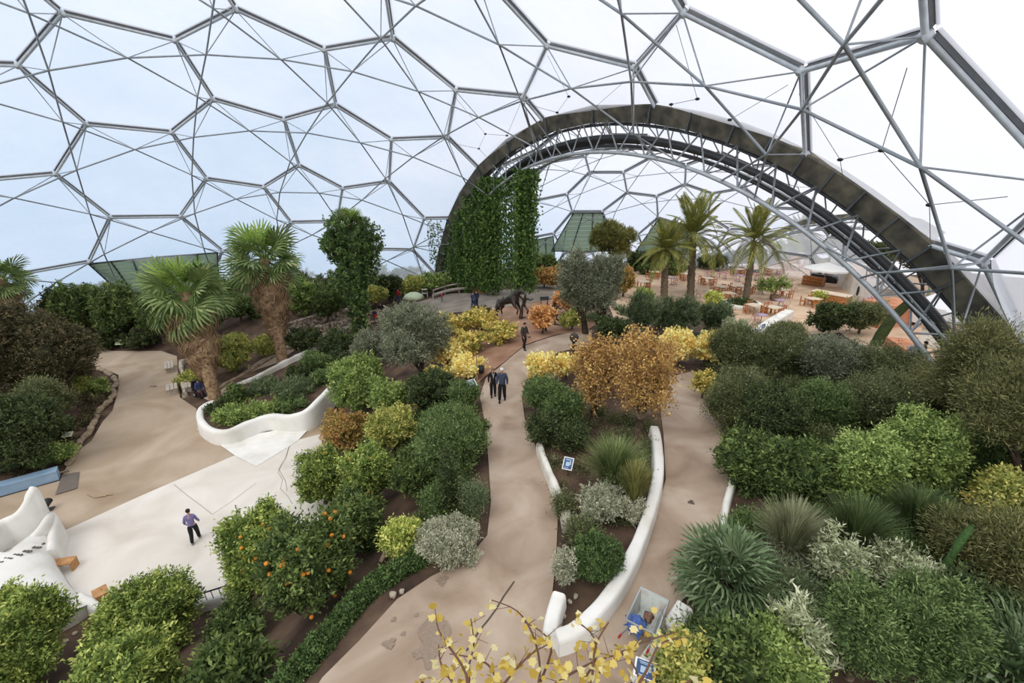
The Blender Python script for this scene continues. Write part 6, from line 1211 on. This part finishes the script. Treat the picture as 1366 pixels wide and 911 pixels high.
def mk_mchair():
    r_ = empty('metal_chair'); MB().lathe([(0,.43),(.2,.43),(.2,.46),(0,.46)], (0,0,0), 14).build('seat', M_PINK, r_); MB().tube([(-.19,.12,.45),(-.19,.22,.85),(0,.26,.92),(.19,.22,.85),(.19,.12,.45)], .016, 5).build('backrest', M_CHR, r_)
    for x in (-1,1):
        for y in (-1,1): MB().tube([(x*.14,y*.14,.43),(x*.2,y*.2,0)], .015, 5).build('leg', M_CHR, r_)
    return r_
PR = dict(big=mk_table(2.2,1.1), sq=mk_table(1.1,1.0), chair=mk_chair(M_ORW), pale=mk_chair(M_TTOP), rnd=mk_round(M_PINK), lil=mk_round(M_LILAC), mch=mk_mchair()); USED = set()
def put(kind, P, rz, label, cat, group=None, sc=1.22):
    if kind in USED: o = copy_tree(PR[kind])
    else: o = PR[kind]; USED.add(kind)
    o.location = (P[0], P[1], gz(P[0], P[1])+.04); o.rotation_euler = (0,0,rz); o.scale = (sc,sc,sc); tag(o, label, cat, group); return o
SETS = [('big',988,391,.25,'long pale topped wooden table left of the leaning palm trunk',6),('sq',960,392,.1,'pale topped table left of the long wooden table',4),('sq',943,380,.0,'pale topped table right of the tall date palm trunk',4),('sq',914,374,.1,'pale topped table behind the tall date palm',4),('sq',872,371,.0,'lone pale topped table near the back edge of the terrace',3),
 ('sq',985,367,.1,'small table before the back hedge, left of the leaning palm',3),('big',1032,366,.3,'wooden table group in front of the cabinet, nearest one',5),('sq',1047,357,.2,'pale topped table left of the wooden cabinet',3),('sq',1058,361,.2,'pale topped table just in front of the wooden cabinet',3),('sq',1030,421,.5,'wooden table beside the long white bench wall',4),('sq',1004,418,.4,'wooden table just below the round white planter',3),
 ('sq',1083,409,.3,'wooden table in front of the serving counter',4),('sq',970,401,.2,'small wooden table between the long table and the round planter',4),('sq',858,385,.1,'wooden table seen above the grey-green shrubs, left of the palms',3),('sq',1042,396,.2,'small wooden table beside the half-barrel pot',3)]
for k, (kind, px, py, rz, lab, nc) in enumerate(SETS):
    P = at(px, py); put(kind, P, rz, lab, 'table'); w = 2.2 if kind == 'big' else 1.1
    for i in range(nc):
        a = 2*PI*i/nc+.6+rz; q = Vector((math.cos(a)*(w/2+.35), math.sin(a)*1.0, 0)); q = Matrix.Rotation(rz,3,'Z')@q; put('chair', (P.x+q.x, P.y+q.y), math.atan2(q.y, q.x)-PI/2, 'wooden chair at the '+lab, 'chair', 'wooden chairs around table %d'%(k+1) if False else 'chairs round the '+lab)
RS = [('rnd',967,372,'round pink topped cafe table just left of the back wooden table'),('rnd',1008,374,'round pink topped cafe table right of the leaning palm trunk'),('rnd',1016,392,'round pink topped cafe table left of the half-barrel pot'),('rnd',1051,388,'round pink topped cafe table right of the half-barrel pot'),('lil',986,376,'round pinkish cafe table left of the leaning palm trunk'),('lil',1038,411,'round lilac topped cafe table above the long white bench wall'),('rnd',948,370,'round pink topped cafe table behind the tall palm'),('lil',942,399,'round lilac topped table among the shrubs below the tall palm'),('lil',1014,432,'lilac topped table at the near end of the white bench wall'),('lil',895,380,'round lilac topped table between the two left date palms')]
for k, (kind, px, py, lab) in enumerate(RS):
    P = at(px, py); put(kind, P, 0, lab, 'table')
    for i in range(3): a = i*2.1+k; put('mch', (P.x+math.cos(a)*.9, P.y+math.sin(a)*.9), a-PI/2, 'metal chair at the '+lab, 'chair', 'chairs round the '+lab)
for k_ in PR:
    if k_ not in USED:
        for ch in list(PR[k_].children): bpy.data.objects.remove(ch)
        bpy.data.objects.remove(PR[k_])
# round planter with its palm
P = at(989,409); r_ = empty('round_planter', P, 0, 'low round white planter with dark green ground cover around the leaning palm', 'planter'); MB().lathe([(1.55,-.1),(1.95,-.1),(2.0,.42),(1.95,.5),(1.6,.5),(1.55,.45),(1.55,-.1)], (0,0,0), 40).build('wall', M_PLASTER, r_); link('ground_cover', crown_mesh('ground_cover', [((math.cos(a)*.9*k, math.sin(a)*.9*k, .38), (.62,.62,.22)) for k in (0,.7,1) for a in np.linspace(0,6.28,9)[:-1]], 'dark', 45, 555, .8, .8, -.1), r_)
sweep_wall('bench_wall', [at(x, y, .9) for x, y in ((1012,440),(1030,427),(1053,413))], .9, GB, M_PLASTER, 'long white plastered bench wall with a small blue sign, right of the cafe tables', 'wall', kind='thing', n=3)
P = at(1018,437,.95); r_ = empty('blue_notice', P, .6, 'small blue and white notice on the near end of the long bench wall', 'sign'); MB().box((0,0,.1), (.5,.04,.4)).build('board', flat('notice_blue', '#5a76a4', .6), r_); MB().box((0,-.025,.12), (.3,.01,.12)).build('print', M_WHITE, r_)
sweep_wall('garden_wall', [at(x, y, 1.1) for x, y in ((966,432),(980,430),(996,434),(1008,443),(1014,456))], .35, GB, M_PLASTER, 'curved white wall in front of the cafe tables above the shrubs', 'wall', kind='thing')
P = at(1054,396)
P = at(1032,401); r_ = empty('barrel_pot', P, 0, 'half-barrel pot with a small leafy bush among the cafe tables', 'plant pot'); MB().lathe([(.0,0),(.4,0),(.5,.35),(.46,.7),(.40,.68),(0,.6)], (0,0,0), 18).build('barrel', ramp_mat('barrel_wood', [srgb('#5c4636'), srgb('#8a7058')], 5, .8, 4, .3, 20), r_); MB().tube([(0,0,.6),(.1,0,1.4)], .05, 6).build('stem', M_BARK, r_); link('foliage', crown_mesh('foliage', [((-.7,0,1.9),(1.0,.8,.7)),((.5,.1,2.1),(1.1,.8,.7)),((-1.6,0,1.9),(.8,.6,.6))], 'bright', 50, 556, 1.0, .5, -1), r_)
bush((1058,388,1076,402), 'lemon', 'small yellow-green potted bush at the end of the serving counter', 'potted_bush', 'plant', by=401) if False else bush((1084,390,1102,406), 'lemon', 'small yellow-green bush at the near end of the serving counter', 'shrub', by=404)
# serving counter and cafe bar
def boxat(name, px, py, dim, rz, label, cat, parts):
    P = at(px, py); r_ = empty(name, P, rz, label, cat)
    for nm, c_, d_, m_ in parts: MB().box(c_, d_).build(nm, m_, r_)
    return r_
boxat('serving_counter', 1106,404, None, -.95, 'orange wooden serving counter with a bleached top', 'counter', [('body',(0,0,.55),(3.6,1.5,1.1),M_ORW),('worktop',(0,0,1.13),(3.8,1.7,.08),M_TTOP),('front_rail',(0,-.78,.9),(3.5,.05,.08),M_OAK)])
boxat('wooden_shelving', 1084,381, None, -.9, 'low row of orange wooden crates and shelves left of the coffee bar', 'shelf', [('frame',(0,0,.6),(2.6,.5,1.2),M_ORW),('shelf',(0,-.3,.35),(2.5,.5,.06),M_OAK),('shelf',(0,-.3,.75),(2.5,.5,.06),M_OAK)])
boxat('coffee_bar', 1098,376, None, -.9, 'black and steel coffee bar under the white parasol', 'counter', [('counter',(0,0,.5),(3.2,1.0,1.0),M_BLK),('worktop',(0,0,1.02),(3.3,1.1,.06),M_CHR),('coffee_machine',(.5,0,1.3),(.9,.6,.5),M_CHR),('grinder',(-.6,0,1.3),(.3,.3,.5),M_BLK),('canopy_board',(0,.5,1.9),(3.2,.1,.6),M_BLK)])
boxat('wooden_cabinet', 1060,352, None, .1, 'tall orange wooden cabinet at the back of the cafe terrace', 'cabinet', [('body',(0,0,.9),(2.2,1.0,1.8),M_ORW),('top',(0,0,1.85),(2.4,1.2,.1),M_TTOP),('door',(-.5,-.52,.8),(.9,.05,1.3),M_OAK),('door',(.5,-.52,.8),(.9,.05,1.3),M_OAK)])
for i, (px, py) in enumerate(((1068,353),(1075,353),(1081,354))): boxat('waste_bin', px, py, None, 0, ('leftmost','middle','rightmost')[i]+' of three white bins beside the wooden cabinet', 'bin', [('body',(0,0,.45),(.6,.6,.9),M_WHITE),('lid',(0,0,.95),(.64,.64,.1),M_CHR)])
P = at(1096,386); r_ = empty('parasol', P, 0, 'large white square parasol over the coffee bar', 'parasol'); mb = MB(); V = [(0,0,3.5)]+[(2.6*math.cos(a+.4), 2.6*math.sin(a+.4), 2.7) for a in np.linspace(0,2*PI,9)[:-1]]+[(2.6*math.cos(a+.4), 2.6*math.sin(a+.4), 2.5) for a in np.linspace(0,2*PI,9)[:-1]]
mb.add(V, [(0,1+i,1+(i+1)%8) for i in range(8)]+[(1+i,9+i,9+(i+1)%8,1+(i+1)%8) for i in range(8)]); mb.build('canopy', M_WHITE, r_); MB().tube([(0,0,0),(0,0,3.5)], .05, 8).build('pole', M_CHR, r_)
# sloping white building beside the bar
a_, b_ = at(1108,372), at(1172,420); d = b_-a_; L_ = Vector((d.x, d.y)).length; ang = math.atan2(d.y, d.x); r_ = empty('white_cafe_building', a_, ang, 'long white plastered cafe wall with a sloping top and an oval opening', 'building')
zb0 = -1.0; mb = MB(); th = .5; prof = [(-2.5,4.0),(0,3.6),(L_*.3,2.9),(L_*.6,2.3),(L_,1.6)]; ho = (L_*.62, 1.1, .35, .55)
V = []; F = []
for y in (0, th):
    for x, z in prof: V += [(x, y, zb0), (x, y, z)]
n = len(prof)
for i in range(n-1): F += [(2*i, 2*i+2, 2*i+3, 2*i+1), (2*n+2*i, 2*n+2*i+1, 2*n+2*i+3, 2*n+2*i+2), (2*i+1, 2*i+3, 2*n+2*i+3, 2*n+2*i+1)]
F += [(0,1,2*n+1,2*n), (2*n-2, 4*n-2, 4*n-1, 2*n-1)]
mb.add(V, F).build('wall', M_PLASTER, r_); mb = MB(); mb.lathe([(0,0),(1,0),(1,.06),(0,.06)], (0,0,0), 20, 0, False, ho[2], ho[3]); o = mb.build('oval_opening', M_BLK, r_, (ho[0], -.02, ho[1])); o.rotation_euler = (PI/2,0,0)
# terracotta walls, tents and roofs seen through the arch foot
M_TERRA = ramp_mat('terracotta_plaster', [srgb('#a5684c'), srgb('#bf8464'), srgb('#c99478')], 1, .9, 6, .2, 8); M_TENT = flat('tent_canvas', '#e6e8ea', .7, .04); M_ROOF = ramp_mat('clay_tiles', [srgb('#8c7462'), srgb('#b8a08a')], 8, .9, 4, .5, 8); M_PATIO = ramp_mat('patio', [srgb('#a58f7c'), srgb('#b7a28e')], .6, .9)
drape('floor_patio', [(1120,372),(1165,352),(1225,372),(1262,405),(1245,430),(1215,420),(1180,400),(1165,398)], M_PATIO, .08, .9)
def bld(name, pxa, pxb, h, depth_, mat, label, roofm=None, cat='building', over=.2, gable=True):
    a_, b_ = at(*pxa), at(*pxb); d = b_-a_; L_ = Vector((d.x, d.y)).length; ang = math.atan2(d.y, d.x); r_ = empty(name, a_, ang, label, cat); MB().box((L_/2, depth_/2, h/2-.5), (L_, depth_, h+1)).build('wall', mat, r_)
    if roofm:
        o_ = over; V = [(-o_,-o_,h),(L_+o_,-o_,h),(L_+o_,depth_+o_,h),(-o_,depth_+o_,h),(o_,depth_/2,h+depth_*.35),(L_-o_,depth_/2,h+depth_*.35)]
        MB().add(V, [(0,1,5,4),(2,3,4,5),(1,2,5),(3,0,4),(3,2,1,0)]).build('roof', roofm, r_)
    return r_
bld('terracotta_building', (1178,440), (1222,432), 2.2, 2.5, M_TERRA, 'terracotta coloured wall seen through the arch struts', None)
bld('terracotta_building', (1176,470), (1204,478), 1.2, 1.2, M_TERRA, 'low terracotta wall beside the mossy post under the arch')
bld('tiled_wall', (1222,462), (1300,470), 1.6, 1.5, M_PLASTER, 'low white building with a clay tiled roof beyond the arch foot', M_ROOF)
for pxa, h, s, lab in (((1262,432),3.6,4.2,'pointed white tent roof beyond the arch foot, the taller'),((1300,440),3.0,3.2,'white tent roof at the right beyond the gutter, the lower')):
    P = at(*pxa); r_ = empty('white_tent', P, .4, lab, 'tent'); V = [(0,0,h)]+[(s/2*x, s/2*y, h*.45) for x, y in ((-1,-1),(1,-1),(1,1),(-1,1))]+[(s/2*x, s/2*y, 0) for x, y in ((-1,-1),(1,-1),(1,1),(-1,1))]
    MB().add(V, [(0,1,2),(0,2,3),(0,3,4),(0,4,1)]).build('roof', M_TENT, r_); MB().add(V[1:], [(0,4,5,1),(1,5,6,2),(2,6,7,3),(3,7,4,0)]).build('side', M_TENT, r_)
P = at(1166,462); t = MB(); t.tube([(0,0,-.5),(.3,0,1.0),(1.0,.2,2.4),(2.0,.4,3.4)], [.42,.4,.36,.3], 9).build('mossy_trunk', ramp_mat('moss', [srgb('#26301a'), srgb('#3f4a24')], 4, .95, 6, .6, 10), None, P); tag(bpy.data.objects['mossy_trunk'], 'thick dark moss covered trunk slanting below the arch struts', 'tree trunk')
P = at(1238,395); tag(MB().tube([(0,0,-.3),(-.2,0,4.5)], .14, 7).build('birch_trunk', ramp_mat('mossy_pale', [srgb('#6f7c5a'), srgb('#a9b095')], 4, .9), None, P), 'slim pale mossy trunk standing behind the gutter of the arch', 'tree trunk')
P = at(1112,440); r_ = empty('grey_bin', P, 0, 'dark grey litter bin by the path below the serving counter', 'bin'); MB().lathe([(0,0),(.28,0),(.30,1.0),(.25,1.1),(0,1.12)], (0,0,0), 14).build('body', M_CLAMP, r_); MB().lathe([(.12,1.1),(.33,1.12),(.33,1.2),(0,1.25)], (0,0,0), 14).build('lid', M_BLK, r_)
# flowers around cafe: geranium strip at the back
for i, (x0, x1) in enumerate(((850,880),(880,915))): bush((x0,352,x1,368), 'laurel', ('left','right')[i]+' half of the leafy strip along the back edge of the cafe terrace', 'shrub', by=366, trunk=False, flowers=(10,.16,['#c0607a','#d88a9a'],'pink'))
# hanging cable droppers with small weights below the roof film

def cable_set(lines, wts, label, anchor):
    def q(p): return sph1(*p)-(sph1(*p)-Vector(D['d1']['C'])).normalized()*.5
    A = q(anchor); r_ = empty('suspension_cable', A, 0, label, 'cable'); M_ = M_CLAMP
    for l in lines: MB().tube([q(p)-A for p in l], .014, 4).build('cable', M_, r_)
    for w_ in wts: MB().blob(q(w_)-A, (.13,.13,.08), 2).build('weight', M_BLK, r_)
cable_set([((1230,72),(1191,188)),((1078,112),(1133,202)),((1133,202),(1191,188)),((1133,202),(1136,225),(1145,247)),((1191,188),(1256,262)),((1256,262),(1256,312)),((1256,262),(1366,248))], [(1191,188),(1133,202),(1256,262)], 'thin hanging cables with small dark weights under the nearest roof pillows', (1191,188))
cable_set([((608,121),(650,173)),((698,130),(679,175)),((650,173),(679,175)),((650,173),(641,193)),((597,184),(641,193),(668,222))], [(650,173),(679,175),(641,193)], 'fine hanging cables with dark weights above the left shoulder of the arch', (650,173))
cable_set([((735,65),(763,121),(747,143)),((747,143),(700,130)),((838,100),(800,134)),((747,143),(757,165)),((800,134),(812,152))], [(763,121),(747,143),(800,134)], 'fine hanging cables with dark weights above the crown of the arch', (763,121))
cable_set([((911,20),(938,122)),((938,122),(902,130)),((1063,100),(982,150)),((902,130),(904,145))], [(938,122),(982,150),(902,130)], 'fine hanging cables with dark weights right of the arch crown', (938,122))
